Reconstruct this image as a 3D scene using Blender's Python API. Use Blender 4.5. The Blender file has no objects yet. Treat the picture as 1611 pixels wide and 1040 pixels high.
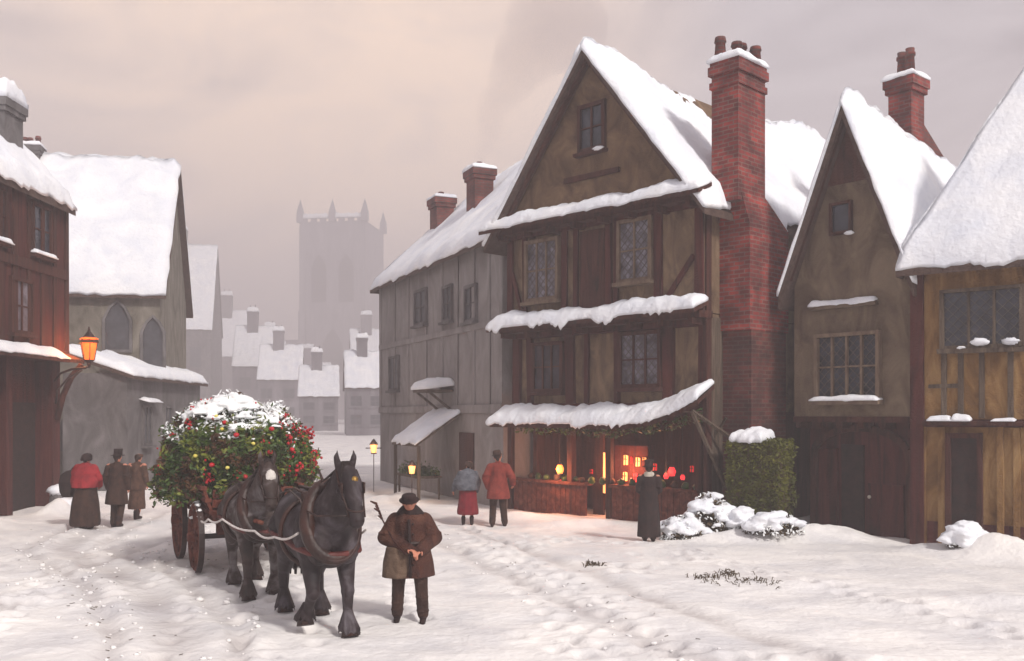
import bpy, bmesh, math, random
from mathutils import Vector, Matrix, noise
random.seed(7)
C = bpy.data.collections.new('scene'); bpy.context.scene.collection.children.link(C)
SC = bpy.context.scene
R = math.radians
# ------------------------------------------------------------------ camera
F, HZ, CH = 1500.0, 650.0, 2.7          # focal length in photo pixels, horizon row, eye height
cam = bpy.data.cameras.new('camera'); co = bpy.data.objects.new('camera', cam); C.objects.link(co)
co.location = (0, 0, CH); co.rotation_euler = (R(90), 0, 0)
cam.sensor_width = 36; cam.lens = 36*F/1611; cam.shift_y = (HZ-520)/1611; cam.clip_end = 2000; cam.clip_start = .1
SC.camera = co
# ------------------------------------------------------------------ sky, sun, exposure
SUN_EL, SUN_AZ = R(38), R(143)          # azimuth clockwise from +Y: behind the camera, to the right
W = bpy.data.worlds.new('World'); SC.world = W; W.use_nodes = True
nt = W.node_tree; nt.nodes.clear(); N = nt.nodes.new; L = nt.links.new
out = N('ShaderNodeOutputWorld'); bg = N('ShaderNodeBackground'); L(bg.outputs[0], out.inputs[0])
sky = N('ShaderNodeTexSky'); sky.sky_type = 'NISHITA'; sky.sun_disc = False
sky.sun_elevation = SUN_EL; sky.sun_rotation = SUN_AZ; sky.dust_density = 4
tc = N('ShaderNodeTexCoord'); mp = N('ShaderNodeMapping'); mp.inputs['Scale'].default_value = (1.5, 1.5, 3.6); mp.inputs['Rotation'].default_value = (0, .35, 0)
L(tc.outputs['Generated'], mp.inputs[0])
ns = N('ShaderNodeTexNoise'); ns.inputs['Scale'].default_value = 3.0; ns.inputs['Detail'].default_value = 7; ns.inputs['Distortion'].default_value = .9
L(mp.outputs[0], ns.inputs['Vector'])
cr = N('ShaderNodeValToRGB'); e = cr.color_ramp.elements
e[0].position = .3; e[0].color = (.44, .405, .44, 1); e[1].position = .66; e[1].color = (.92, .85, .88, 1)
L(ns.outputs['Fac'], cr.inputs[0])
dp = N('ShaderNodeVectorMath'); dp.operation = 'DOT_PRODUCT'; dp.inputs[1].default_value = Vector((-.20, 1, .38)).normalized()
L(tc.outputs['Generated'], dp.inputs[0])
mr = N('ShaderNodeMapRange'); mr.inputs['From Min'].default_value = .91; mr.inputs['From Max'].default_value = 1.0
mr.interpolation_type = 'SMOOTHSTEP'; L(dp.outputs['Value'], mr.inputs['Value'])
mm = N('ShaderNodeMath'); mm.operation = 'MULTIPLY'; L(mr.outputs[0], mm.inputs[0])
ma = N('ShaderNodeMath'); ma.operation = 'MULTIPLY_ADD'; ma.inputs[1].default_value = 2.0; ma.inputs[2].default_value = -.15; ma.use_clamp = True
L(ns.outputs['Fac'], ma.inputs[0]); L(ma.outputs[0], mm.inputs[1])
mx = N('ShaderNodeMix'); mx.data_type = 'RGBA'; L(mm.outputs[0], mx.inputs[0]); L(cr.outputs[0], mx.inputs[6]); mx.inputs[7].default_value = (1.62, 1.20, .88, 1)
sm = N('ShaderNodeMix'); sm.data_type = 'RGBA'; sm.blend_type = 'ADD'; sm.inputs[0].default_value = .012
L(mx.outputs[2], sm.inputs[6]); L(sky.outputs[0], sm.inputs[7]); L(sm.outputs[2], bg.inputs[0]); bg.inputs[1].default_value = .82
sl = bpy.data.lights.new('sun', 'SUN'); sl.energy = 2.9; sl.angle = R(8); sl.color = (1, .95, .9)
so = bpy.data.objects.new('sun', sl); C.objects.link(so)
sd = Vector((math.sin(SUN_AZ)*math.cos(SUN_EL), math.cos(SUN_AZ)*math.cos(SUN_EL), math.sin(SUN_EL)))
so.rotation_euler = (-sd).to_track_quat('-Z', 'Y').to_euler(); so.location = (0, -10, 30)
SC.view_settings.view_transform = 'Standard'; SC.view_settings.look = 'None'; SC.view_settings.exposure = 0.2
SC.cycles.volume_bounces = 2; SC.cycles.max_bounces = 6
# ------------------------------------------------------------------ materials
def mat_base(name):
    m = bpy.data.materials.new(name); m.use_nodes = True
    return m, m.node_tree, m.node_tree.nodes['Principled BSDF']
def setramp(cr, cols):
    el = cr.color_ramp.elements
    while len(el) < len(cols): el.new(.5)
    for i, (p, c) in enumerate(cols): el[i].position = p; el[i].color = (*c, 1)
def mat(name, cols, scale=(3, 3, 3), detail=6, rough=.85, bump=.3, dist=.6, bscale=25, metal=0, emit=None, spec=.3):
    m, t, p = mat_base(name); n = t.nodes; l = t.links.new
    tc = n.new('ShaderNodeTexCoord'); mp = n.new('ShaderNodeMapping'); mp.inputs['Scale'].default_value = scale
    l(tc.outputs['Object'], mp.inputs[0])
    ns = n.new('ShaderNodeTexNoise'); ns.inputs['Scale'].default_value = 1; ns.inputs['Detail'].default_value = detail; ns.inputs['Distortion'].default_value = dist
    ns.inputs['Roughness'].default_value = .62
    l(mp.outputs[0], ns.inputs['Vector'])
    cr = n.new('ShaderNodeValToRGB'); k = len(cols)
    setramp(cr, [(.3+.42*i/(max(1, k-1)), c) for i, c in enumerate(cols)])
    l(ns.outputs['Fac'], cr.inputs[0]); l(cr.outputs[0], p.inputs['Base Color'])
    p.inputs['Roughness'].default_value = rough; p.inputs['Metallic'].default_value = metal
    p.inputs['Specular IOR Level'].default_value = spec
    if bump:
        n2 = n.new('ShaderNodeTexNoise'); n2.inputs['Scale'].default_value = bscale; n2.inputs['Detail'].default_value = 6; l(tc.outputs['Object'], n2.inputs['Vector'])
        ad = n.new('ShaderNodeMath'); ad.operation = 'ADD'; l(n2.outputs['Fac'], ad.inputs[0]); l(ns.outputs['Fac'], ad.inputs[1])
        b = n.new('ShaderNodeBump'); b.inputs['Strength'].default_value = bump; b.inputs['Distance'].default_value = .05
        l(ad.outputs[0], b.inputs['Height']); l(b.outputs[0], p.inputs['Normal'])
    if emit:
        p.inputs['Emission Color'].default_value = (*emit[:3], 1); p.inputs['Emission Strength'].default_value = emit[3]
    return m
def brickmat(name, c1, c2, mortar, bw=.27, bh=.095):
    m, t, p = mat_base(name); n = t.nodes; l = t.links.new
    tc = n.new('ShaderNodeTexCoord'); sx = n.new('ShaderNodeSeparateXYZ'); l(tc.outputs['Object'], sx.inputs[0])
    ad = n.new('ShaderNodeMath'); ad.operation = 'ADD'; l(sx.outputs[0], ad.inputs[0]); l(sx.outputs[1], ad.inputs[1])
    cb = n.new('ShaderNodeCombineXYZ'); l(ad.outputs[0], cb.inputs[0]); l(sx.outputs[2], cb.inputs[1])
    nz = n.new('ShaderNodeTexNoise'); nz.inputs['Scale'].default_value = 5; l(tc.outputs['Object'], nz.inputs['Vector'])
    mv = n.new('ShaderNodeVectorMath'); mv.operation = 'MULTIPLY_ADD'; mv.inputs[1].default_value = (.03, .03, .03)
    l(nz.outputs['Color'], mv.inputs[0]); l(cb.outputs[0], mv.inputs[2])
    b = n.new('ShaderNodeTexBrick'); l(mv.outputs[0], b.inputs['Vector']); b.inputs['Scale'].default_value = 1
    b.inputs['Brick Width'].default_value = bw; b.inputs['Row Height'].default_value = bh; b.inputs['Mortar Size'].default_value = .013
    b.inputs['Color1'].default_value = (*c1, 1); b.inputs['Color2'].default_value = (*c2, 1); b.inputs['Mortar'].default_value = (*mortar, 1)
    n2 = n.new('ShaderNodeTexNoise'); n2.inputs['Scale'].default_value = 2.2; n2.inputs['Detail'].default_value = 8; l(tc.outputs['Object'], n2.inputs['Vector'])
    cr = n.new('ShaderNodeValToRGB'); setramp(cr, [(.32, (.30, .26, .26)), (.5, (.72, .68, .68)), (.68, (1.3, 1.25, 1.2))]); l(n2.outputs['Fac'], cr.inputs[0])
    mx = n.new('ShaderNodeMix'); mx.data_type = 'RGBA'; mx.blend_type = 'MULTIPLY'; mx.inputs[0].default_value = .85
    l(b.outputs['Color'], mx.inputs[6]); l(cr.outputs[0], mx.inputs[7]); l(mx.outputs[2], p.inputs['Base Color'])
    p.inputs['Roughness'].default_value = .9
    bp = n.new('ShaderNodeBump'); bp.inputs['Strength'].default_value = .5; bp.inputs['Distance'].default_value = .02
    iv = n.new('ShaderNodeMath'); iv.operation = 'SUBTRACT'; l(n2.outputs['Fac'], iv.inputs[0]); l(b.outputs['Fac'], iv.inputs[1]); l(iv.outputs[0], bp.inputs['Height'])
    l(bp.outputs[0], p.inputs['Normal'])
    return m
def snowmat(name, lo, hi, sc, bump):
    m = mat(name, [lo, hi], scale=(sc, sc, sc), detail=8, rough=.75, bump=bump, bscale=9, spec=.2)
    return m
M = {}
M['ground'] = snowmat('snow_ground', (.62, .61, .62), (.90, .87, .83), .7, .5)
M['snow'] = snowmat('snow_roof', (.68, .71, .78), (.90, .90, .90), .8, .5)
M['icesnow'] = snowmat('snow_clump', (.75, .78, .8), (.9, .9, .88), 3, .3)
def wall(n, *cols, s=(1.6, 1.6, .35), b=.5): return mat(n, cols, scale=s, detail=9, bump=b, rough=.95, dist=1.0)
M['daub_brown'] = wall('daub_brown', (.05, .030, .018), (.155, .10, .06), (.26, .18, .11), s=(2.2, 2.2, .9))
M['daub_gable'] = wall('daub_gable', (.05, .028, .015), (.15, .09, .05), (.23, .15, .085), s=(1.4, 1.4, 1.1))
M['daub_grey'] = wall('daub_grey', (.06, .038, .024), (.14, .098, .064), (.21, .155, .105), s=(1.8, 1.8, 1.0))
M['ochre'] = wall('ochre_plaster', (.07, .032, .011), (.20, .105, .036), (.34, .21, .088), s=(2.5, 2.5, .8))
M['timber'] = wall('dark_timber', (.020, .007, .005), (.055, .017, .012), (.09, .032, .022), s=(5, 5, .7))
M['redtimber'] = wall('red_timber', (.018, .005, .004), (.058, .012, .010), (.10, .026, .019), s=(4, 4, .4))
M['oldwood'] = wall('grey_wood', (.03, .02, .014), (.085, .06, .043), (.16, .12, .085), s=(7, 7, .8))
M['mistwall'] = wall('stone_wall', (.09, .078, .062), (.17, .152, .125), (.25, .225, .19), s=(1.3, 1.3, .7))  # lightened and greyed in colour to stand in for haze
M['mistwall2'] = wall('grey_stone', (.075, .068, .068), (.13, .12, .12), (.2, .185, .185), s=(1.3, 1.3, .7))  # mauve-grey tone painted in to imitate distance haze
M['hazewash'] = wall('haze_grey_wall', (.16, .145, .14), (.23, .21, .205), (.30, .28, .275), s=(1.2, 1.2, .6), b=.3)  # haze put into the wall colour: lighter, greyer, low contrast
M['tower'] = wall('tower_stone', (.10, .09, .10), (.17, .155, .17), (.24, .22, .24), s=(.5, .5, .12))
M['tile'] = wall('roof_tile', (.05, .03, .025), (.11, .07, .055), s=(6, 6, 6))
M['brick'] = brickmat('red_brick', (.30, .036, .030), (.13, .018, .016), (.17, .10, .085))
M['brickdark'] = brickmat('dark_brick', (.13, .028, .022), (.06, .014, .012), (.09, .05, .04))  # darker brick tones for the chimney base
M['brick2'] = brickmat('old_brick', (.22, .05, .04), (.14, .035, .03), (.12, .08, .07))
M['glass'] = mat('window_glass', [(.008, .008, .012), (.05, .055, .075)], scale=(2.5, 2.5, 2.5), rough=.22, bump=.15, spec=.4)
M['glass_pale'] = mat('frosted_window_glass', [(.03, .025, .03), (.13, .115, .14), (.26, .25, .29)], scale=(4, 4, 3), rough=.35, bump=.15)
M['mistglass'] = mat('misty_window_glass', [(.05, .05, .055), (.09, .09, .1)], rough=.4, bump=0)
M['lead'] = mat('lead_strip', [(.05, .045, .04), (.14, .12, .1)], bump=0)
M['bar'] = mat('window_bar', [(.10, .06, .04), (.22, .16, .11)], scale=(6, 6, 2))
M['iron'] = mat('black_iron', [(.012, .008, .008), (.05, .02, .016)], rough=.55, bump=.2)
M['redwool'] = mat('red_wool', [(.16, .010, .014), (.34, .022, .028)], scale=(5, 5, 5), bump=.4, bscale=60)
M['rustcoat'] = mat('rust_red_coat', [(.12, .014, .010), (.27, .045, .03)], scale=(5, 5, 5), bump=.4, bscale=60)
M['maroon'] = mat('maroon_wool', [(.12, .006, .012), (.21, .012, .020)], scale=(5, 5, 5), bump=.4, bscale=60)
M['black'] = mat('black_cloth', [(.010, .006, .006), (.035, .016, .014)], scale=(5, 5, 5), bump=.4, bscale=60)
M['dark'] = mat('dark_brown_cloth', [(.018, .008, .006), (.060, .028, .018)], scale=(6, 6, 6), bump=.4, bscale=60)
M['brown'] = mat('brown_cloth', [(.045, .022, .014), (.12, .06, .04)], scale=(6, 6, 6), bump=.4, bscale=60)
M['carter'] = mat('red_brown_overcoat', [(.022, .007, .006), (.065, .022, .014), (.12, .05, .03)], scale=(4, 4, 2.5), bump=.6, bscale=50)
M['sack'] = mat('sackcloth', [(.07, .04, .025), (.19, .125, .085)], scale=(8, 8, 8), bump=.5, bscale=80)
M['greywool'] = mat('grey_wool', [(.055, .058, .07), (.16, .165, .19)], scale=(7, 7, 7), bump=.5, bscale=70)
M['whitecloth'] = mat('pale_scarf_cloth', [(.35, .30, .24), (.6, .55, .48)], scale=(7, 7, 7), bump=.4)
M['skin'] = mat('skin', [(.42, .15, .09), (.55, .24, .16)], rough=.6, bump=0)
M['hair'] = mat('dark_hair', [(.02, .01, .008), (.05, .03, .02)], bump=.3, bscale=80)
M['horse'] = mat('dark_bay_coat', [(.006, .004, .005), (.022, .013, .014), (.085, .072, .082)], scale=(3.2, 3.2, 3.2), rough=.6, bump=.2, bscale=60)  # palest tone paints cool highlights into the coat
M['horse2'] = mat('brown_grey_coat', [(.010, .006, .005), (.038, .022, .018), (.20, .18, .18)], scale=(3, 3, 3), rough=.6, bump=.2, bscale=60)
M['blaze'] = mat('white_hair', [(.5, .46, .42), (.75, .7, .66)], scale=(9, 9, 9), bump=.2)
M['mane'] = mat('mane_hair', [(.008, .005, .005), (.03, .018, .015)], bump=.5, bscale=50)
M['leather'] = mat('harness_leather', [(.012, .006, .005), (.05, .018, .012)], rough=.45, bump=.2)
M['redleather'] = mat('red_brown_leather', [(.05, .010, .008), (.13, .025, .02)], rough=.5, bump=.2)
M['brass'] = mat('brass', [(.35, .2, .05), (.6, .38, .12)], rough=.35, metal=1, bump=0)
M['rope'] = mat('snowy_rope', [(.45, .40, .36), (.78, .74, .72)], scale=(20, 20, 20), bump=.3)
M['cartwood'] = wall('cart_wood', (.04, .010, .007), (.12, .030, .018), (.21, .08, .05), s=(6, 6, 6))
M['leaf'] = mat('holly_leaf', [(.012, .028, .006), (.045, .085, .014), (.12, .16, .03)], scale=(2.5, 2.5, 2.5), rough=.42, bump=0)
M['leaflight'] = mat('yellow_green_leaf', [(.07, .09, .01), (.22, .24, .04)], rough=.5, bump=0)
M['leafbrown'] = mat('brown_leaf', [(.03, .012, .006), (.10, .045, .015)], rough=.6, bump=0)
M['hedge'] = mat('hedge_leaf', [(.03, .034, .004), (.085, .09, .008), (.18, .17, .02)], scale=(2, 2, 2), rough=.6, bump=0)
M['berry'] = mat('red_berry', [(.28, .008, .012), (.55, .02, .03)], rough=.3, bump=0)
M['yellow'] = mat('yellow_fruit', [(.55, .42, .05), (.75, .68, .2)], rough=.4, bump=0)
M['straw'] = mat('dead_straw', [(.03, .018, .010), (.12, .085, .045)], bump=0)
def glow(n, c, s): return mat(n, [tuple(x*.5 for x in c), c], bump=0, emit=(*c, s))
M['fire'] = glow('lamp_flame', (1, .26, .05), 2.2)
M['lampglass'] = mat('lit_lamp_glass', [(.35, .03, .01), (.6, .12, .02)], scale=(9, 9, 5), bump=0, emit=(1, .17, .02, 1.0))
M['redglow'] = glow('red_lantern_glow', (1, .045, .05), 1.1)
M['warmpane'] = glow('lit_pane_glow', (1, .42, .14), 1.5)
M['dimred'] = glow('dim_red_pane', (.8, .03, .03), .5)
# ------------------------------------------------------------------ mesh helpers
class MB:
    def __init__(s): s.v = []; s.f = []; s.m = []; s.mi = 0
    def add(s, vs, fs):
        fs = list(fs); o = len(s.v); s.v += [tuple(p) for p in vs]; s.f += [tuple(i+o for i in f) for f in fs]; s.m += [s.mi]*len(fs); return s
    def box(s, x0, x1, y0, y1, z0, z1, j=0.0):
        vs = [(x, y, z) for z in (z0, z1) for y in (y0, y1) for x in (x0, x1)]
        if j: vs = [(x+random.uniform(-j, j), y+random.uniform(-j, j)*.4, z+random.uniform(-j, j)) for x, y, z in vs]
        return s.add(vs, [(0, 2, 3, 1), (4, 5, 7, 6), (0, 1, 5, 4), (1, 3, 7, 5), (3, 2, 6, 7), (2, 0, 4, 6)])
    def prism(s, poly, y0, y1):              # poly: (x,z) counter-clockwise seen from the front (-y)
        n = len(poly); vs = [(x, y0, z) for x, z in poly]+[(x, y1, z) for x, z in poly]
        fs = [tuple(range(n)), tuple(reversed(range(n, 2*n)))]+[(i, i+n, (i+1) % n+n, (i+1) % n) for i in range(n)]
        return s.add(vs, fs)
    def prismx(s, poly, x0, x1):             # poly: (y,z)
        n = len(poly); vs = [(x0, y, z) for y, z in poly]+[(x1, y, z) for y, z in poly]
        fs = [tuple(reversed(range(n))), tuple(range(n, 2*n))]+[((i+1) % n, (i+1) % n+n, i+n, i) for i in range(n)]
        return s.add(vs, fs)
    def tube(s, pts, rs, seg=10, caps=True):
        pts = [Vector(p) for p in pts]
        if not hasattr(rs, '__len__'): rs = [rs]*len(pts)
        vs = []; n = len(pts); up = Vector((0, 0, 1)); pa = None
        for i, p in enumerate(pts):
            d = (pts[min(i+1, n-1)]-pts[max(i-1, 0)]).normalized()
            if pa is None: a = d.cross(up if abs(d.z) < .9 else Vector((1, 0, 0))).normalized()
            else: a = (pa-d*pa.dot(d)).normalized()
            pa = a; b = d.cross(a)
            for k in range(seg):
                t = 2*math.pi*k/seg; vs.append(p+(a*math.cos(t)+b*math.sin(t))*rs[i])
        fs = [(i*seg+k, i*seg+(k+1) % seg, (i+1)*seg+(k+1) % seg, (i+1)*seg+k) for i in range(n-1) for k in range(seg)]
        if caps: fs += [tuple(reversed(range(seg))), tuple(range((n-1)*seg, n*seg))]
        return s.add(vs, fs)
    def beam(s, a, b, w, d=None):            # square bar
        d = d or w; a = Vector(a); b = Vector(b); t = (b-a).normalized(); u = Vector((0, 1, 0)) if abs(t.y) < .9 else Vector((1, 0, 0))
        p = t.cross(u).normalized(); q = t.cross(p).normalized(); vs = []
        for c in (a, b):
            for x, y in ((-1, -1), (1, -1), (1, 1), (-1, 1)): vs.append(c+p*x*w/2+q*y*d/2)
        return s.add(vs, [(3, 2, 1, 0), (4, 5, 6, 7), (0, 1, 5, 4), (1, 2, 6, 5), (2, 3, 7, 6), (3, 0, 4, 7)])
    def cap(s, a, b, r0, r1, seg=12, sq=(1, 1)):  # tapered capsule
        a = Vector(a); b = Vector(b); d = b-a; ln = max(d.length, 1e-4); d = d/ln
        u = d.cross(Vector((0, 1, 0)) if abs(d.y) < .9 else Vector((1, 0, 0))).normalized(); w = d.cross(u)
        rings = []
        for k in range(1, 5):
            t = -math.pi/2+math.pi/2*k/4.; rings.append((a+d*r0*math.sin(t), r0*math.cos(t)))
        for k in range(0, 4):
            t = math.pi/2*k/4.; rings.append((b+d*r1*math.sin(t), r1*math.cos(t)))
        vs = [a-d*r0]+[c+(u*math.cos(6.28318*k/seg)*sq[0]+w*math.sin(6.28318*k/seg)*sq[1])*r for c, r in rings for k in range(seg)]+[b+d*r1]
        n = len(rings); fs = [(0, 1+(k+1) % seg, 1+k) for k in range(seg)]
        fs += [(1+i*seg+k, 1+i*seg+(k+1) % seg, 1+(i+1)*seg+(k+1) % seg, 1+(i+1)*seg+k) for i in range(n-1) for k in range(seg)]
        e = len(vs)-1; fs += [(e, 1+(n-1)*seg+k, 1+(n-1)*seg+(k+1) % seg) for k in range(seg)]
        return s.add(vs, fs)
    def ell(s, c, r, seg=14, rings=9, rot=None, lump=0, ls=2.0):
        c = Vector(c); vs = []; rt = rot or Matrix.Identity(3)
        def pt(d):
            k = 1+lump*noise.noise((d+c)*ls) if lump else 1
            return c+rt @ Vector((d.x*r[0], d.y*r[1], d.z*r[2]))*k
        vs.append(pt(Vector((0, 0, -1))))
        for i in range(1, rings):
            t = -math.pi/2+math.pi*i/rings
            for k in range(seg):
                a = 2*math.pi*k/seg; vs.append(pt(Vector((math.cos(t)*math.cos(a), math.cos(t)*math.sin(a), math.sin(t)))))
        vs.append(pt(Vector((0, 0, 1)))); fs = [(0, 1+(k+1) % seg, 1+k) for k in range(seg)]
        fs += [(1+i*seg+k, 1+i*seg+(k+1) % seg, 1+(i+1)*seg+(k+1) % seg, 1+(i+1)*seg+k) for i in range(rings-2) for k in range(seg)]
        e = len(vs)-1; fs += [(e, 1+(rings-2)*seg+k, 1+(rings-2)*seg+(k+1) % seg) for k in range(seg)]
        return s.add(vs, fs)
    def loft(s, rings, seg=28, folds=0, amp=0):   # rings: (z,cx,cy,rx,ry)
        vs = []; ph = random.random()*6
        for i, (z, cx, cy, rx, ry) in enumerate(rings):
            fa = amp*i/max(1, len(rings)-1)
            for k in range(seg):
                t = 2*math.pi*k/seg; q = 1+fa*math.sin(folds*t+ph)+fa*.5*math.sin((folds*1.7)*t)
                vs.append((cx+rx*q*math.cos(t), cy+ry*q*math.sin(t), z))
        n = len(rings); fl = rings[0][0] > rings[-1][0]
        fs = [(i*seg+k, i*seg+(k+1) % seg, (i+1)*seg+(k+1) % seg, (i+1)*seg+k) for i in range(n-1) for k in range(seg)]
        fs += [tuple(reversed(range(seg))), tuple(range((n-1)*seg, n*seg))]
        if fl: fs = [tuple(reversed(f)) for f in fs]
        return s.add(vs, fs)
    def build(s, name, mats, parent=None, smooth=False, remesh=None, sm=4):
        me = bpy.data.meshes.new(name); me.from_pydata(s.v, [], s.f)
        mats = mats if isinstance(mats, (list, tuple)) else [mats]
        for q in mats: me.materials.append(M[q] if isinstance(q, str) else q)
        me.polygons.foreach_set('material_index', s.m)
        me.update()
        o = bpy.data.objects.new(name, me); C.objects.link(o)
        if remesh:
            a = o.modifiers.new('r', 'REMESH'); a.mode = 'VOXEL'; a.voxel_size = remesh; a.use_smooth_shade = True
            b = o.modifiers.new('s', 'SMOOTH'); b.iterations = sm; b.factor = .5
            dg = bpy.context.evaluated_depsgraph_get(); nm = bpy.data.meshes.new_from_object(o.evaluated_get(dg))
            o.modifiers.clear(); o.data = nm; bpy.data.meshes.remove(me); nm.name = name; me = nm; smooth = True
            if not me.materials: me.materials.append(M[mats[0]] if isinstance(mats[0], str) else mats[0])
        if smooth: me.polygons.foreach_set('use_smooth', [True]*len(me.polygons))
        if parent: o.parent = parent
        return o
def empty(name, loc, rz, label, cat, group=None):
    o = bpy.data.objects.new(name, None); C.objects.link(o); o.location = loc; o.rotation_euler = (0, 0, rz); o.empty_display_size = .2
    return tag(o, label, cat, group)
def tag(o, label, cat, group=None):
    o['label'] = label; o['category'] = cat
    if group: o['group'] = group
    return o
def struct(o): o['kind'] = 'structure'; return o
def nz(x, y, z=0): return noise.noise(Vector((x, y, z)))
class Fr:                                     # the local frame of a facade: x along it, y back, z up
    def __init__(s, ox, oy, ang): s.o = (ox, oy); s.a = ang; s.u = (math.cos(ang), math.sin(ang)); s.v = (-math.sin(ang), math.cos(ang))
    def at(s, px, py, y=0):                   # where the sight line of a photo point meets the plane local y
        k = (px-805.5)/F; ox = s.o[0]+s.v[0]*y; oy = s.o[1]+s.v[1]*y
        x = (k*oy-ox)/(s.u[0]-k*s.u[1]); Y = oy+s.u[1]*x
        return x, CH-(py-HZ)*Y/F
    def w(s, x, y): return (s.o[0]+s.u[0]*x+s.v[0]*y, s.o[1]+s.u[1]*x+s.v[1]*y)
def snow_sheet(mb, q, T, nu=30, nv=10, rnd=(1, 1, 1, 1), rag=.06, rw=.3, seed=0, drip=0.0):
    """quad q = p00,p10,p11,p01; u runs p00-p10; rnd = rounded edges (v0,u1,v1,u0); v=0 is the eave"""
    p00, p10, p11, p01 = [Vector(p) for p in q]; lu = (p10-p00).length; lv = (p01-p00).length
    du = (p10-p00).normalized(); dv = (p01-p00).normalized(); top = []; bot = []
    for j in range(nv+1):
        v = j/nv; v = v if nv < 3 else (.5-.5*math.cos(math.pi*v))*.6+v*.4
        for i in range(nu+1):
            u = i/nu; b = p00.lerp(p10, u).lerp(p01.lerp(p11, u), v)
            e = 9
            if rnd[0]: e = min(e, v*lv)
            if rnd[2]: e = min(e, (1-v)*lv)
            if rnd[1]: e = min(e, (1-u)*lu)
            if rnd[3]: e = min(e, u*lu)
            k = min(1, e/rw); pr = .28+.72*math.sqrt(max(0, 1-(1-k)**2))
            n1 = nz(b.x*1.1+seed, b.y*1.1, b.z*1.1); n2 = nz(b.x*4+seed, b.y*4, b.z*4)
            t = T*pr*(1+.5*n1+.28*n2+.14*nz(b.x*9+seed, b.y*9, b.z*9))
            bb = b.copy()
            if rnd[0] and j == 0:
                r = nz(u*lu*1.3+seed, 5)+.5*nz(u*lu*3.7+seed, 9)+.45*nz(u*lu*9+seed, 19)
                bb -= dv*rag*(r+.2); bb.z -= drip*.8*max(0, r)
            if rnd[2] and j == nv: bb += dv*rag*nz(u*lu*2.1+seed, 15)
            if rnd[1] and i == nu: bb += du*rag*nz(v*lv*2.1+seed, 25)
            if rnd[3] and i == 0: bb -= du*rag*nz(v*lv*2.1+seed, 35)
            top.append(bb+Vector((0, 0, t))); bot.append(bb)
    n = (nu+1)*(nv+1); f = []
    for j in range(nv):
        for i in range(nu):
            a = j*(nu+1)+i; f.append((a, a+1, a+nu+2, a+nu+1)); f.append((a+n, a+nu+1+n, a+nu+2+n, a+1+n))
    for i in range(nu):
        a = i; f.append((a+n, a+1+n, a+1, a)); a = nv*(nu+1)+i; f.append((a, a+1, a+1+n, a+n))
    for j in range(nv):
        a = j*(nu+1); b = a+nu+1; f.append((a, b, b+n, a+n)); a += nu; b += nu; f.append((a+n, b+n, b, a))
    mb.add(top+bot, f); return mb
def slab(mb, q, t):
    q = [Vector(p) for p in q]; d = Vector((0, 0, -t)); mb.add(q+[p+d for p in q], [(0, 1, 2, 3), (7, 6, 5, 4), (4, 5, 1, 0), (5, 6, 2, 1), (6, 7, 3, 2), (7, 4, 0, 3)]); return mb
def window(par, x0, x1, z0, z1, y=0, nx=2, nzb=2, glass='glass', frame='timber', sill=True, fw=.09, lattice=False, snow=.0, dep=.09, name='window', arch=False):
    """frame ring proud of the wall plane y, panes set deep in it"""
    f = MB(); f.box(x0-fw, x0, y-dep, y+.05, z0-fw, z1+fw, .012); f.box(x1, x1+fw, y-dep, y+.05, z0-fw, z1+fw, .012)
    f.box(x0, x1, y-dep+.004, y+.05, z1, z1+fw, .006); f.box(x0, x1, y-dep+.004, y+.05, z0-fw, z0, .006)
    for i in range(1, nx): xx = x0+(x1-x0)*i/nx; f.box(xx-.022, xx+.022, y-dep*.75, y+.02, z0, z1)
    for i in range(1, nzb): zz = z0+(z1-z0)*i/nzb; f.box(x0, x1, y-dep*.6, y+.02, zz-.018, zz+.018)
    o = f.build(name, frame, par)
    p = MB(); p.box(x0, x1, y-.022, y+.03, z0, z1); p.build('pane', glass, o)
    if lattice:
        l = MB(); st = .2; w = x1-x0; h = z1-z0; k = -h
        while k < w:
            for sgn in (1, -1):
                a0 = max(0, k); a1 = min(w, k+h)
                if a1-a0 > .03:
                    za, zb = a0-k, a1-k
                    if sgn < 0: za, zb = h-za, h-zb
                    l.beam((x0+a0, y-.03, z0+za), (x0+a1, y-.03, z0+zb), .012)
            k += st
        l.build('lattice', 'lead', o)
    if sill:
        s = MB(); s.box(x0-fw*1.5, x1+fw*1.5, y-dep-.10, y+.04, z0-fw-.09, z0-fw-.004, .01); s.build('sill', frame, o)
    if snow:
        s = MB(); zz = z0-fw-.004
        snow_sheet(s, [(x0-fw*1.5, y-dep-.13, zz), (x1+fw*1.5, y-dep-.13, zz), (x1+fw*1.5, y-.02, zz+.02), (x0-fw*1.5, y-.02, zz+.02)], snow, 16, 4, rw=.08, rag=.03, seed=x0*3, drip=.05); s.build('snow', 'snow', o, True)
    return o
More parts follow.
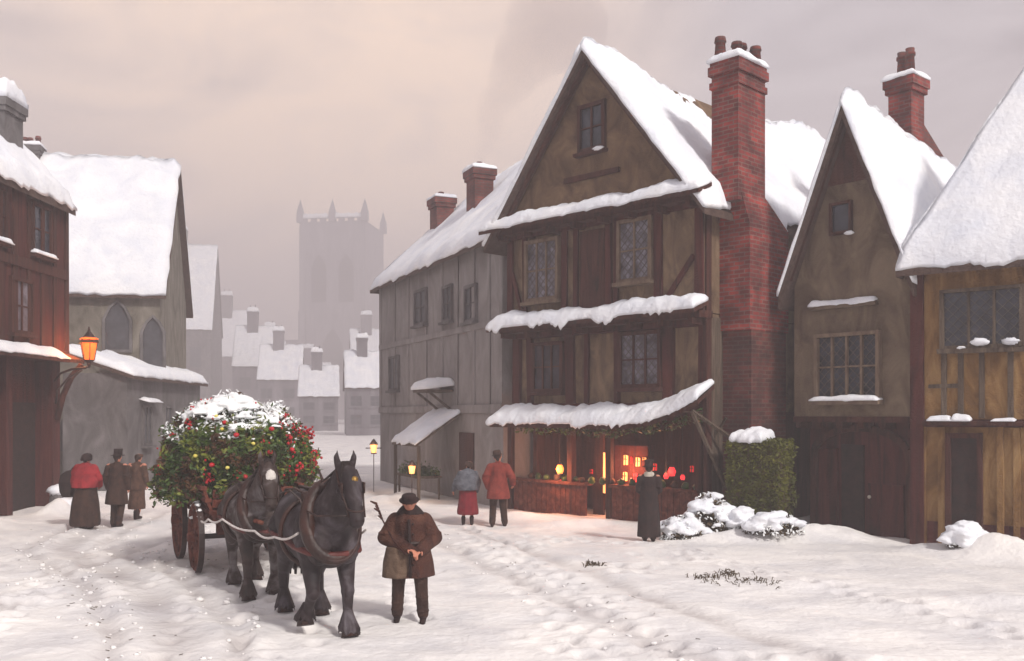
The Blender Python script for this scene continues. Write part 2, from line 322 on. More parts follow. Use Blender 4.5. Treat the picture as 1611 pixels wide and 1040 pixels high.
def ridge_x_house(root, W_, D, ev, rg, wallm, oh=.35, hipL=0, hipR=0, T=.3, nu=40, seed=0, sag=.12, roofm='tile'):
    """eaves along the front, ridge parallel to x"""
    w = MB()
    if not hipL and not hipR: w.prismx([(D, 0), (D, ev), (D/2, rg-.12), (0, ev), (0, 0)], 0, W_)
    else: w.box(0, W_, 0, D, 0, ev)
    w.build('wall', wallm, root)
    sl = (rg-ev)/(D/2); z0 = ev-oh*sl; r = MB(); s = MB()
    a, b = (-oh*.8, W_+oh*.8)
    rl = hipL if hipL else a; rr = W_-hipR if hipR else b
    for sg in (0, 1):
        ye = -oh if sg == 0 else D+oh; h0 = z0+.02
        q = [(a, ye, h0), (b, ye, h0), (rr, D/2, rg+.02), (rl, D/2, rg+.02)]
        if sg: q = [q[1], q[0], q[3], q[2]]
        slab(r, q, .14); snow_sheet(s, q, T, nu, 12, (1, 0 if hipR else 1, 0, 0 if hipL else 1) if not sg else (1, 0 if hipL else 1, 0, 0 if hipR else 1), seed=seed+sg*9, drip=.12, rag=.1)
    if hipL:
        q = [(a, D+oh, z0+.02), (a, -oh, z0+.02), (rl, D/2, rg+.02), (rl, D/2, rg+.02)]; slab(r, q, .14); snow_sheet(s, q, T, 20, 12, (1, 0, 0, 0), seed=seed+3, drip=.12, rag=.1)
    if hipR:
        q = [(b, -oh, z0+.02), (b, D+oh, z0+.02), (rr, D/2, rg+.02), (rr, D/2, rg+.02)]; slab(r, q, .14); snow_sheet(s, q, T, 20, 12, (1, 0, 0, 0), seed=seed+3, drip=.12, rag=.1)
    ro = r.build('roof', roofm, root); s.build('snow', 'snow', ro, True); return ro
def chimney(par, x0, x1, y0, y1, z0, z1, pots=2, m='brick', T=.2, pot='brick2', ph=.45, lean=0):
    c = MB(); c.box(x0, x1, y0, y1, z0, z1); c.box(x0-.06, x1+.06, y0-.06, y1+.06, z1-.34, z1-.2); c.box(x0-.10, x1+.10, y0-.10, y1+.10, z1-.2, z1+.02)
    o = c.build('chimney', m, par); s = MB()
    snow_sheet(s, [(x0-.11, y0-.11, z1+.02), (x1+.11, y0-.11, z1+.02), (x1+.11, y1+.11, z1+.02), (x0-.11, y1+.11, z1+.02)], T, 14, 12, rw=.3, rag=.06, seed=x0, drip=.12); s.build('snow', 'snow', o, True)
    for i in range(pots):
        t = (i+.5)/pots; x = x0+(x1-x0)*t; y = y0+(y1-y0)*(.35 if i % 2 else .6); h = ph*random.uniform(.85, 1.15)
        p = MB(); p.tube([(x, y, z1), (x, y, z1+h*.75), (x, y, z1+h*.76), (x, y, z1+h*.86), (x, y, z1+h*.87), (x, y, z1+h)], [.13, .10, .13, .13, .10, .11], 12); p.build('chimney_pot', pot, o, True)
    return o
# ------------------------------------------------------------------ ground
def seg_d(x, y, a, b):
    dx, dy = b[0]-a[0], b[1]-a[1]; t = max(0, min(1, ((x-a[0])*dx+(y-a[1])*dy)/(dx*dx+dy*dy))); return math.hypot(x-a[0]-t*dx, y-a[1]-t*dy)
def off(pl, d):
    o = []
    for i, p in enumerate(pl):
        a = pl[max(0, i-1)]; b = pl[min(len(pl)-1, i+1)]; t = Vector((b[0]-a[0], b[1]-a[1])).normalized(); o.append((p[0]-t.y*d, p[1]+t.x*d))
    return o
path = [(-5.2, 16.2), (-6.3, 20), (-7.4, 25), (-8.6, 33), (-10.5, 50), (-14, 90)]
path2 = [(-3.2, 8.0), (-4.0, 11.5), (-5.9, 15), (-9.2, 19.5), (-10.2, 26)]
path3 = [(-9.5, 12.5), (-7.2, 16), (-6.9, 22), (-7.9, 30)]
path4 = [(3.5, 8), (1.6, 13), (-.6, 19), (-4, 28), (-8, 42)]
path5 = [(-8.8, 11.0), (-6.6, 9.6), (-3, 8.4)]
RUTS = [(off(path5, .5), .2, .06), (off(path5, -.6), .16, .05), (off(path2, 0), .3, .03), (off(path, .72), .12, .055), (off(path, -.72), .12, .055), (off(path2, .7), .14, .06), (off(path2, -.7), .14, .05), (off(path3, .5), .2, .045), (off(path4, .6), .2, .03), (off(path4, -.7), .2, .03)]
MOUNDS = [  # x, y, rx, ry, h
    (4.5, 20.4, .8, .5, .16), (5.6, 20.3, .9, .45, .24), (6.6, 20.3, .7, .45, .22), (7.2, 20.2, .5, .5, .15),
    (9.0, 17.9, .5, .4, .38), (9.4, 17.5, .4, .4, .25), (8.3, 18.6, .7, .4, .12), (.2, 24.6, .6, .5, .16), (1.8, 23.2, .9, .35, .12),
    (-12.2, 25.6, .4, .5, .45), (-12.6, 22.5, .5, 1.2, .2), (-3.5, 30, .8, .8, .2), (-12.8, 31.5, .6, 2, .3),
    (.9, 15.6, 1.6, .5, .07), (4.2, 15.0, 1.8, .5, .09), (6.8, 13.6, 1.8, .6, .10), (-7.6, 13.2, 1.8, .8, .08), (-1, 8.6, 2.4, .6, .07), (3.6, 10.4, 2.2, .5, .06)]
PRINTS = {}
def add_print(x, y):
    PRINTS.setdefault((int(math.floor(x)), int(math.floor(y))), []).append((x, y))
def trail(a, b, n, w=.13):
    for i in range(n):
        t = i/n; sx = w if i % 2 else -w; d = Vector((b[0]-a[0], b[1]-a[1])).normalized()
        add_print(a[0]+(b[0]-a[0])*t-d.y*sx+random.uniform(-.04, .04), a[1]+(b[1]-a[1])*t+d.x*sx+random.uniform(-.04, .04))
trail((-1.3, 12.5), (-3.2, 24), 32); trail((-.9, 22.5), (2.2, 9), 36); trail((-1.2, 23), (1.2, 9), 36); trail((2.8, 19.7), (6.5, 11), 26)
trail((-10, 21.8), (-7.5, 9), 36); trail((-9.2, 22), (-6, 10), 34); trail((-2.4, 12.4), (-5.6, 20), 26, .3); trail((-2.7, 12.9), (-5.9, 21), 26, .25); trail((2.6, 19.6), (-.2, 21.5), 9); trail((-6.2, 21), (-2.8, 8), 40, .4); trail((-7.5, 14), (-5, 8), 18); trail((.5, 11), (5.5, 9.5), 16)
for i in range(130):
    t = random.random(); ax, ay = random.choice((((-5.5, 17), (-1.8, 10)), ((-6, 22), (-5.4, 17)), ((-2.5, 16), (1.5, 21)), ((-8, 12), (-5, 16)), ((0, 9.6), (3, 19)))); add_print(ax[0]*t+ay[0]*(1-t)+random.gauss(0, .55), ax[1]*t+ay[1]*(1-t)+random.gauss(0, .4))
def gh(x, y): return ghd(x, y)[0]
def ghd(x, y):
    dt = 0
    h = .07*nz(x*.3, y*.3)+.03*nz(x*1.1, y*1.1, 3)
    if abs(x) < 20 and y < 45:
        h += .022*nz(x*1.3, y*1.9, 7)+.012*nz(x*3.2, y*4.2, 2)+.009*nz(x*9, y*9, 1)
        for mx_, my, rx, ry, mh in MOUNDS:
            dx, dy = (x-mx_)/rx, (y-my)/ry; q = dx*dx+dy*dy
            if q < 6: h += mh*math.exp(-q)*(1+.25*nz(x*3, y*3, 11))
    if abs(x) < 20:
        for pl, w, dpt in RUTS:
            if y < 95:
                d = min(seg_d(x, y, pl[i], pl[i+1]) for i in range(len(pl)-1))
                if d < w*4: dt += .9*math.exp(-(d/w)**2)*(.7+.6*nz(x*1.3, y*1.3, 9)); h += -dpt*math.exp(-(d/w)**2)*(1+.5*nz(x*2, y*2, 4))+dpt*.35*math.exp(-((d-w*1.8)/w)**2)*(1+.6*nz(x*3, y*3, 8))
        ix, iy = int(math.floor(x)), int(math.floor(y))
        for a in (-1, 0, 1):
            for b in (-1, 0, 1):
                for px, py in PRINTS.get((ix+a, iy+b), ()):
                    q = ((x-px)/.10)**2+((y-py)/.15)**2
                    if q < 8: dt += .6*math.exp(-q); h -= .055*math.exp(-q*q*.8)-.018*math.exp(-(math.sqrt(q)-1.7)**2*3)
    return h, dt
def build_ground():
    ys = [-12, -6, -2, 2]; y = 4.5
    while y < 900: ys.append(y); y += .3 if y < 9.3 else (.055 if y < 16 else (.1 if y < 26 else (.5 if y < 45 else y*.06)))
    xs = []; x = -16.0
    while x < 13: xs.append(x); x += .07 if -8 < x < 8 else .12
    xs = [-600, -300, -200, -120, -80, -50, -35, -25, -20, -18]+xs+[14, 16, 20, 26, 36, 50, 80, 120, 200, 300, 600]
    hd_ = [ghd(x, y) for y in ys for x in xs]; vs = [(x, y, hd_[j*len(xs)+i][0]) for j, y in enumerate(ys) for i, x in enumerate(xs)]; n = len(xs)
    fs = [(j*n+i, j*n+i+1, (j+1)*n+i+1, (j+1)*n+i) for j in range(len(ys)-1) for i in range(n-1)]
    mb = MB(); mb.add(vs, fs); g = struct(mb.build('snowy_ground', 'ground', None, True)); at = g.data.attributes.new('track_tint', 'FLOAT', 'POINT'); at.data.foreach_set('value', [min(1.0, max(0.0, h[1])) for h in hd_])
    t = M['ground'].node_tree; p = t.nodes['Principled BSDF']; l = p.inputs['Base Color'].links[0].from_socket
    a = t.nodes.new('ShaderNodeAttribute'); a.attribute_name = 'track_tint'; m = t.nodes.new('ShaderNodeMix'); m.data_type = 'RGBA'
    k = t.nodes.new('ShaderNodeMath'); k.operation = 'MULTIPLY'; k.inputs[1].default_value = .62; t.links.new(a.outputs['Fac'], k.inputs[0]); t.links.new(k.outputs[0], m.inputs[0])
    t.links.new(l, m.inputs[6]); m.inputs[7].default_value = (.36, .32, .31, 1); t.links.new(m.outputs[2], p.inputs['Base Color'])  # mixes a darker grey-brown into snow along ruts and prints
build_ground()
# ------------------------------------------------------------------ main shop house
fm = Fr(-.12, 26.1, math.atan2(-.714, .70))
def main_house():
    Wd, D = 6.3, 11.0
    root = empty('timbered_house', (*fm.o, 0), fm.a, 'tall brown timbered house with steep snowy gable, two snow ledges and shop below', 'house')
    # shop storey: side and back walls, open front
    w = MB(); w.box(.0, .14, 1.0, D, 0, 2.72); w.box(Wd-.14, Wd, .5, D, 0, 2.72); w.box(.14, Wd-.14, 2.3, 2.5, 0, 2.72); w.box(.14, Wd-.14, D-.2, D, 0, 2.72)
    w.build('shop_wall', 'timber', root)
    w = MB(); w.box(.02, Wd, .28, D-.01, 2.72, 4.98, .0); w.build('wall', 'daub_brown', root)
    w = MB(); w.box(-.02, Wd+.02, .05, D, 5.0, 7.66); w.build('wall', 'daub_brown', root)
    # gable
    g = MB(); hw = Wd/2; AP = 11.55
    g.prism([(.0, 7.67), (Wd, 7.67), (hw, AP)], -.12, D-.02); g.build('gable_wall', 'daub_gable', root)
    t = MB()   # barge boards and gable timbers
    for sx in (-1, 1):
        t.beam((hw+sx*(hw+.12), -.30, 7.55), (hw, -.30, AP+.05), .26, .12)
    t.box(hw-.9, hw+.9, -.2, -.1, 8.55, 8.68, .02)
    t.build('barge_board', 'timber', root)
    # timber frame, upper storey
    t = MB()
    for x, wd_ in ((0, .22), (.62, .12), (2.02, .18), (2.45, .12), (3.5, .16), (3.78, .10), (4.98, .2), (6.14, .2)): t.box(x-.02, x+wd_, -.03, .06, 5.0, 7.6, .03)
    t.box(-.02, 6.34, -.05, .06, 7.4, 7.64, .02); t.box(-.02, 6.34, -.05, .06, 5.02, 5.2, .02)
    t.beam((5.2, -.01, 5.2), (6.1, -.01, 6.3), .12, .06); t.beam((.2, -.01, 6.5), (.6, -.01, 5.3), .1, .06)
    t.build('timber_frame', 'redtimber', root)
    t = MB()
    for x, wd_ in ((0, .26), (.55, .18), (1.95, .3), (2.6, .14), (3.6, .12), (5.05, .32), (6.1, .2)): t.box(x, x+wd_, .18, .29, 2.85, 4.9, .03)
    t.box(0, 6.32, .16, .29, 4.72, 4.96, .02); t.box(0, 6.32, .16, .29, 2.74, 2.95, .02)
    t.build('timber_frame', 'redtimber', root)
    b = MB(); b.box(2.64, 3.45, -.01, .06, 5.25, 7.3); b.build('shutter', 'timber', root)
    # beam between storeys with brackets
    for z, y0, y1 in ((4.86, -.32, .3), (7.5, -.42, .1)):
        t = MB(); t.box(-.1, Wd+.1, y0+.1, y1, z, z+.16, .01)
        for k in range(8): x = .1+k*(Wd-.2)/7; t.box(x-.06, x+.06, y0+.02, y1, z-.14, z, .01)
        t.build('jetty_beam', 'timber', root)
    # side timbers on the right wall
    t = MB()
    for y in (.1, 3.0, 5.2): t.box(Wd-.02, Wd+.06, y, y+.2, 0, 7.5, .02)
    t.build('timber_frame', 'timber', root)
    w = MB(); w.box(Wd+.0, Wd+.05, .32, 1.2, .1, 4.9); w.build('side_panel', 'oldwood', root)
    # windows
    window(root, .80, 1.85, 5.75, 7.2, .0, 3, 2, 'glass_pale', 'bar', lattice=True)
    window(root, 3.98, 4.85, 5.95, 7.3, .0, 2, 2, 'glass_pale', 'bar', lattice=True)
    window(root, .85, 1.8, 3.35, 4.5, .22, 3, 2, 'glass', 'timber')
    window(root, 3.85, 4.95, 3.4, 4.6, .22, 3, 2, 'glass_pale', 'timber', lattice=True)
    x0, z1 = fm.at(907, 168, -.2); x1, z0 = fm.at(950, 232, -.2)
    window(root, x0+.12, x1-.08, z0+.1, z1-.1, -.12, 2, 2, 'glass', 'timber', fw=.1)
    sx = (x0+x1)/2+.35
    s = MB(); s.ell((sx, -.27, z0-.02), (.16, .09, .06), lump=.5, ls=7); s.build('snow', 'snow', root, True)
    # roof
    r = MB(); s = MB(); oh = .42; sl = (AP-7.66)/hw
    def rz_(y): return AP+.14-.75*math.sin(math.pi*min(1, max(0, y)/10.)) if y > 0 else AP+.14
    ysl = [-.5, 0, 1, 2, 3, 4, 5, 6.5, 8, 10, 11.4]
    for side in (0, 1):
        for i in range(len(ysl)-1):
            ya, yb = ysl[i], ysl[i+1]; xe = -oh if side == 0 else Wd+oh; ze = 7.66-oh*sl+.1
            q = [(xe, ya, ze), (xe, yb, ze), (hw, yb, rz_(yb)), (hw, ya, rz_(ya))]
            if side == 0: q = [q[1], q[0], q[3], q[2]]
            slab(r, q, .16)
        q0 = [(xe, -.58, ze), (xe, 11.4, ze), (hw, 11.4, rz_(11.4)), (hw, -.58, rz_(-.5))]
        if side == 0: q0 = [q0[1], q0[0], q0[3], q0[2]]
        k0 = len(s.v); snow_sheet(s, q0, .34 if side else .3, 90, 22, (1, 1, 0, 1), rag=.12, rw=.35, seed=4+side, drip=.2)
        for i in range(k0, len(s.v)):          # follow the sagging ridge
            x, y, z = s.v[i]; base = AP+.14; fr = max(0, 1-abs(x-hw)/(hw+oh)); s.v[i] = (x, y, z+(rz_(y)-base)*fr+.16*min(1, max(0, y+.2)))
    ro = r.build('roof', 'tile', root); s.build('snow', 'snow', ro, True)
    # snow on the gable ledge, storey ledge; lean-to shop roof
    def ledge(z, y0, y1, T, seed, zr=0, rag=.08, drip=.16, x0=-.32, x1=Wd+.15):
        b = MB(); slab(b, [(x0, y0, z), (x1, y0, z+zr), (x1, y1, z+zr+.22), (x0, y1, z+.22)], .09); o = b.build('ledge', 'timber', root)
        s = MB(); snow_sheet(s, [(x0, y0-.02, z), (x1, y0-.02, z+zr), (x1, y1, z+zr+.22), (x0, y1, z+.22)], T, 110, 8, rw=.22, rag=rag, seed=seed, drip=drip); s.build('snow', 'snow', o, True)
    ledge(7.64, -.62, -.1, .20, 3, 0, x0=-.5, x1=Wd+.35, drip=.08)
    ledge(4.98, -.50, .06, .24, 13, .05, drip=.34)
    # lean-to roof of the shop, curling up at its right end
    s = MB(); b = MB(); n = 10
    for i in range(n):
        xa, xb = -.35+(Wd+.5)*i/n, -.35+(Wd+.5)*(i+1)/n; ca, cb = .55*max(0, (xa-4.2)/2.2)**2, .55*max(0, (xb-4.2)/2.2)**2
        slab(b, [(xa, -.35, 2.42+ca), (xb, -.35, 2.42+cb), (xb, .3, 2.78+cb), (xa, .3, 2.78+ca)], .10)
    k0 = 0; snow_sheet(s, [(-.42, -.42, 2.43), (Wd+.18, -.42, 2.43), (Wd+.18, .27, 2.8), (-.42, .27, 2.8)], .22, 120, 10, rw=.25, rag=.12, seed=23, drip=.28)
    s.v = [(x, y, z+.55*max(0, (x-4.2)/2.2)**2) for x, y, z in s.v]
    o = b.build('lean_to_roof', 'timber', root); s.build('snow', 'snow', o, True)
    # shop front
    p = MB()
    for px in (803, 898, 958, 1100):
        x, _ = fm.at(px, 700, .55); p = MB(); p.box(x-.08, x+.08, .5, .66, .0, 2.6, .02); p.build('shop_post', 'timber', root)
    p = MB(); p.beam((6.25, -.3, 2.75), (6.62, .5, 1.0), .07); p.beam((6.25, -.3, 2.75), (6.9, .9, 1.9), .07); p.beam((6.66, .45, 2.6), (6.3, .45, 2.1), .05); p.build('roof_brace', 'oldwood', root)
    for a, b_ in ((808, 922), (962, 1098)):
        xa, _ = fm.at(a, 700, .5); xb, _ = fm.at(b_, 700, .5)
        q = MB(); k = int((xb-xa)/.17)
        for i in range(k): x = xa+(xb-xa)*i/k; q.box(x+.01, x+(xb-xa)/k-.01, .5, .55, 0, .82+random.uniform(-.02, .02), .006)
        q.box(xa-.04, xb+.04, .42, .72, .82, .89, .01); q.build('stall_board', 'cartwood', root)
    # counter snow and heaps of goods
    for i in range(18):
        x = .3+i*.32; q = MB(); q.ell((x, random.uniform(.5, .65), .96), (.10, .08, random.uniform(.07, .12)), 10, 8, lump=.4, ls=7); q.build('cabbage' if i % 3 else 'turnip', 'leaf' if i % 3 else 'brown', root, True)
    # greenery and poultry hung from the lintel
    q = MB()
    for i in range(900):
        x = random.uniform(.1, 6.25); hh = .25+.28*abs(nz(x*1.6, 3)); z = 2.45-random.random()*hh+.5*max(0, (x-4.2)/2.2)**2; y = random.uniform(.1, .55); s_ = random.uniform(.04, .09)
        d1 = Vector((random.uniform(-1, 1), random.uniform(-1, 1), random.uniform(-1, .3))).normalized()*s_; d2 = d1.cross(Vector((random.random(), random.random(), random.random()))).normalized()*s_*.4
        c = Vector((x, y, z)); q.add([c-d1, c+d2, c+d1, c-d2], [(0, 1, 2, 3)])
    q.build('hanging_greenery', 'leaf', root)
    # window with lit panes deep in the shop and open lit door
    xa, zb = fm.at(972, 763, 1.3); xb, zt = fm.at(1014, 708, 1.3)
    f = MB(); f.box(xa-.1, xb+.1, 1.3, 1.36, zb-.12, zt+.1); fo = f.build('shop_window', 'redtimber', root)
    for px, py, w_, h_, mt in ((930, 742, 6, 10, 'dimred'), (1030, 735, 6, 14, 'dimred'), (1088, 738, 6, 12, 'dimred'), (984, 724, 8, 20, 'warmpane'), (1003, 727, 8, 18, 'warmpane'), (983, 750, 8, 18, 'warmpane'), (999, 752, 8, 18, 'redglow'), (992, 724, 3, 14, 'dimred'), (1013, 722, 6, 5, 'warmpane')):
        x, z = fm.at(px, py, 1.25); k = .0150; q = MB(); a_, b_ = w_*k*.5, h_*k*.42; q.prism([(x-a_, z-b_), (x+a_*.9, z-b_*.95), (x+a_, z+b_*.9), (x+a_*.1, z+b_*1.06), (x-a_*.95, z+b_)], 1.25, 1.29); q.build('lit_pane', mt, fo)
        q = MB(); q.beam((x, 1.24, z-b_), (x, 1.24, z+b_), .018); q.beam((x-a_, 1.24, z+b_*.2), (x+a_, 1.24, z+b_*.2), .018); q.build('glazing_bar', 'iron', fo)
    x, z1_ = fm.at(953, 712, 1.0); _, z0_ = fm.at(953, 776, 1.0)
    d = MB(); d.box(x-.42, x-.06, .98, 1.04, 0, 2.2); do = d.build('shop_door', 'timber', root)
    d = MB(); d.box(x-.055, x+.055, .96, 1.02, z0_, z1_, .012); d.build('lit_gap', 'warmpane', do)
    # chimney on the right flank
    c = MB(); X0, X1 = Wd+.02, Wd+.80
    d_ = MB(); d_.box(X0, X1+.01, .78, 2.3, 0, 4.6); d_.build('chimney_base', 'brickdark', root)
    c.box(X0, X1+.02, .70, 2.4, 4.6, 7.0)
    c.add([(X0, .70, 7.0), (X1+.02, .70, 7.0), (X1+.02, 2.4, 7.0), (X0, 2.4, 7.0), (X0, .5, 7.7), (X1-.08, .5, 7.7), (X1-.08, 1.52, 7.7), (X0, 1.52, 7.7)], [(0, 3, 2, 1), (4, 5, 6, 7), (0, 1, 5, 4), (1, 2, 6, 5), (2, 3, 7, 6), (3, 0, 4, 7)])
    c.box(X0, X1-.08, .38, 1.52, 7.5, 10.45); c.box(X0-.04, X1-.04, .34, 1.56, 10.1, 10.25); c.box(X0-.06, X1-.02, .31, 1.59, 10.4, 10.6); c.box(X0-.03, X1-.05, .35, 1.55, 10.6, 10.72)
    ch = c.build('chimney', 'brick', root)
    s = MB(); snow_sheet(s, [(X0-.08, .3, 10.7), (X1-.0, .3, 10.7), (X1-.0, 1.6, 10.7), (X0-.08, 1.6, 10.7)], .22, 14, 14, rw=.35, rag=.08, seed=2, drip=.25); s.build('snow', 'snow', ch, True)
    s = MB(); snow_sheet(s, [(X0, 2.45, 7.02), (X1-.02, 2.45, 7.02), (X1-.05, 1.55, 7.68), (X0, 1.55, 7.68)], .12, 8, 8, rw=.2, rag=.05, seed=6); s.build('snow', 'snow', ch, True)
    for x, y, h in ((X0+.12, .55, .62), (X0+.4, .8, .5), (X0+.3, 1.15, .58), (X0+.55, 1.35, .5)):
        p = MB(); p.tube([(x, y, 10.7), (x, y, 10.7+h*.8), (x, y, 10.7+h*.81), (x, y, 10.7+h)], [.15, .11, .14, .12], 12); p.build('chimney_pot', 'brick2', ch, True)
    return root
main_house()
def lamp(name, loc, col, pw, r=.06):
    l = bpy.data.lights.new(name, 'POINT'); l.energy = pw; l.color = col; l.shadow_soft_size = r; o = bpy.data.objects.new(name, l); o.location = loc; C.objects.link(o); return o
def hang_lantern(px, py, y, h, label, glowm, fr=fm, pw=0, top=2.35):
    x, z = fr.at(px, py, y); wx, wy = fr.w(x, y)
    e_ = empty('hanging_lantern', (wx, wy, z), fr.a, label, 'lantern', 'lanterns hung in the shop front')
    b = MB(); b.loft([(-h*.32, 0, 0, h*.2, h*.2), (0, 0, 0, h*.3, h*.3), (h*.25, 0, 0, h*.2, h*.2), (h*.42, 0, 0, h*.06, h*.06)], 12); b.build('lantern_glass', glowm, e_, True)
    b = MB(); b.loft([(h*.33, 0, 0, h*.24, h*.24), (h*.5, 0, 0, h*.05, h*.05)], 12); b.loft([(-h*.4, 0, 0, h*.22, h*.22), (-h*.31, 0, 0, h*.22, h*.22)], 12); b.tube([(0, 0, h*.5), (0, 0, max(h*.55, top-z))], .008, 6); b.build('lantern_cap', 'iron', e_)
    if pw:
        l = lamp('lantern_light', (0, -.25, 0), (1, .42, .2), pw, .12); l.parent = e_
hang_lantern(881, 738, .42, .36, 'orange glowing lantern hung at the left shop bay', 'fire', pw=60)
hang_lantern(880, 760, .75, .30, 'red glowing lantern low behind the orange one in the left shop bay', 'redglow')
hang_lantern(859, 755, 1.2, .24, 'dim red lantern deep in the left shop bay', 'dimred')
hang_lantern(1048, 749, .8, .22, 'small red lantern just right of the dark hatted onlooker', 'redglow')
hang_lantern(1057, 742, 1.0, .34, 'tall red lantern second from the onlooker in the right shop bay', 'redglow', pw=10)
hang_lantern(1074, 751, .9, .20, 'small red lantern nearest the shop corner post', 'redglow')
for px, py, y, pw in ((985, 735, .9, 70), (955, 740, .75, 24)):
    x, z = fm.at(px, py, y); wx, wy = fm.w(x, y); lamp('shop_light', (wx, wy, z), (1, .36, .18), pw, .15)
# ------------------------------------------------------------------ house 2: narrow steep gable
f2 = Fr(6.50, 21.95, R(-50))
def house2():
    Wd, D, EV, AP = 2.78, 9.0, 5.85, 9.3; hw = Wd/2
    root = empty('narrow_gabled_house', (*f2.o, 0), f2.a, 'narrow grey-brown house with very steep snow-edged gable and leaded oriel window', 'house')
    w = MB(); w.box(.12, Wd-.02, .45, D, 0, 2.5); w.build('wall', 'redtimber', root)
    w = MB(); w.box(0, Wd, 0, D, 2.5, EV); w.build('wall', 'daub_grey', root)
    g = MB(); g.prism([(0, EV), (Wd, EV), (hw, AP)], -.005, .5); g.build('gable_wall', 'daub_grey', root)
    t = MB(); b0 = f2.at(1258, 405)[1]
    for sx in (-1, 1): t.beam((hw+sx*(hw+.05), -.2, EV-.1), (hw, -.2, AP+.05), .2, .08)
    t.build('barge_board', 'timber', root); t = MB(); t.box(0, Wd, -.04, .0, 2.5, 2.62, .01)
    for k in range(6): x = .1+k*(Wd-.2)/5; t.box(x-.06, x+.06, .0, .5, 2.36, 2.5, .01)
    t.build('jetty_beam', 'timber', root)
    # gable apex planking darker
    a = MB(); a.prism([(hw-.72, 7.75), (hw+.72, 7.75), (hw, AP-.02)], -.03, -.006); a.build('gable_boards', 'timber', root)
    x0, z1 = f2.at(1312, 325); x1, z0 = f2.at(1342, 362); window(root, x0, x1-.05, z0, z1, -.03, 1, 1, 'glass', 'timber', fw=.06, sill=False)
    s = MB(); s.ell((x1-.02, -.12, z0-.07), (.11, .06, .045), lump=.5, ls=8); s.build('snow', 'snow', root, True)
    x0, z1 = f2.at(1290, 532); x1, z0 = f2.at(1382, 624)
    window(root, x0, x1, z0, z1, 0, 4, 2, 'glass', 'bar', lattice=True, snow=.12, fw=.08, dep=.14)
    h = MB(); xa, zh = f2.at(1278, 483); xb, _ = f2.at(1382, 480); h.box(xa, xb, -.16, 0, zh-.1, zh-.02, .01); ho = h.build('drip_mould', 'daub_grey', root)
    s = MB(); snow_sheet(s, [(xa, -.19, zh-.02), (xb, -.19, zh-.02), (xb, 0, zh+.03), (xa, 0, zh+.03)], .11, 24, 4, rw=.1, rag=.03, seed=8, drip=.05); s.build('snow', 'snow', ho, True)
    # ground floor: arch, door, posts
    t = MB(); pts = []
    for k in range(13):
        a_ = math.pi*k/12; pts.append((1.4-1.15*math.cos(a_), 1.75+.62*math.sin(a_)))
    for k in range(12): t.beam((pts[k][0], .40, pts[k][1]), (pts[k+1][0], .40, pts[k+1][1]), .14, .12)
    t.box(.18, .34, .34, .46, 0, 1.8, .02); t.box(2.48, 2.66, .34, .46, 0, 1.8, .02); t.build('doorway_arch', 'timber', root)
    xa, _ = f2.at(1325, 750, .44); xb, _ = f2.at(1360, 750, .44)
    d = MB(); d.box(xa, xb, .40, .449, .05, 2.0, .01); d.build('door', 'black', root)
    d = MB(); d.box(xb+.08, 2.44, .36, .449, 0, 1.15, .02); d.box(.38, xa-.08, .38, .449, 0, 1.9, .02); d.build('boarding', 'redtimber', root)
    x, z = f2.at(1366, 782, .3); l = MB(); l.ell((x, .34, z), (.04, .04, .04), 10, 8); l.build('door_knocker', 'whitecloth', root, True)
    r = MB(); s = MB(); oh = .22; sl = (AP-EV)/hw; ze = EV-oh*sl+.08
    for side in (0, 1):
        xe = -oh if side == 0 else Wd+oh; q = [(xe, -.32, ze), (xe, D, ze), (hw, D, AP-1.5), (hw, -.32, AP+.12)]
        if side == 0: q = [q[1], q[0], q[3], q[2]]
        slab(r, q, .3); q2 = [(p[0], p[1]-.06 if p[1] < 0 else p[1], p[2]) for p in q]
        snow_sheet(s, q2, .42, 50, 16, (1, 1, 0, 1), rag=.1, rw=.28, seed=31+side, drip=.25)
    ro = r.build('roof', 'tile', root); s.build('snow', 'snow', ro, True)
    # chimney beside the ridge with a sloping shoulder
    c = chimney(root, hw-1.0, hw-.4, 3.5, 4.15, 6.0, 11.0, 2, 'brick', .2, ph=.7)
    s = MB(); s.prismx([(4.16, 6.5), (6.8, 6.5), (6.8, 8.4), (4.16, 10.0)], hw-.92, hw-.45); s.build('chimney_shoulder', 'brick2', c)
house2()
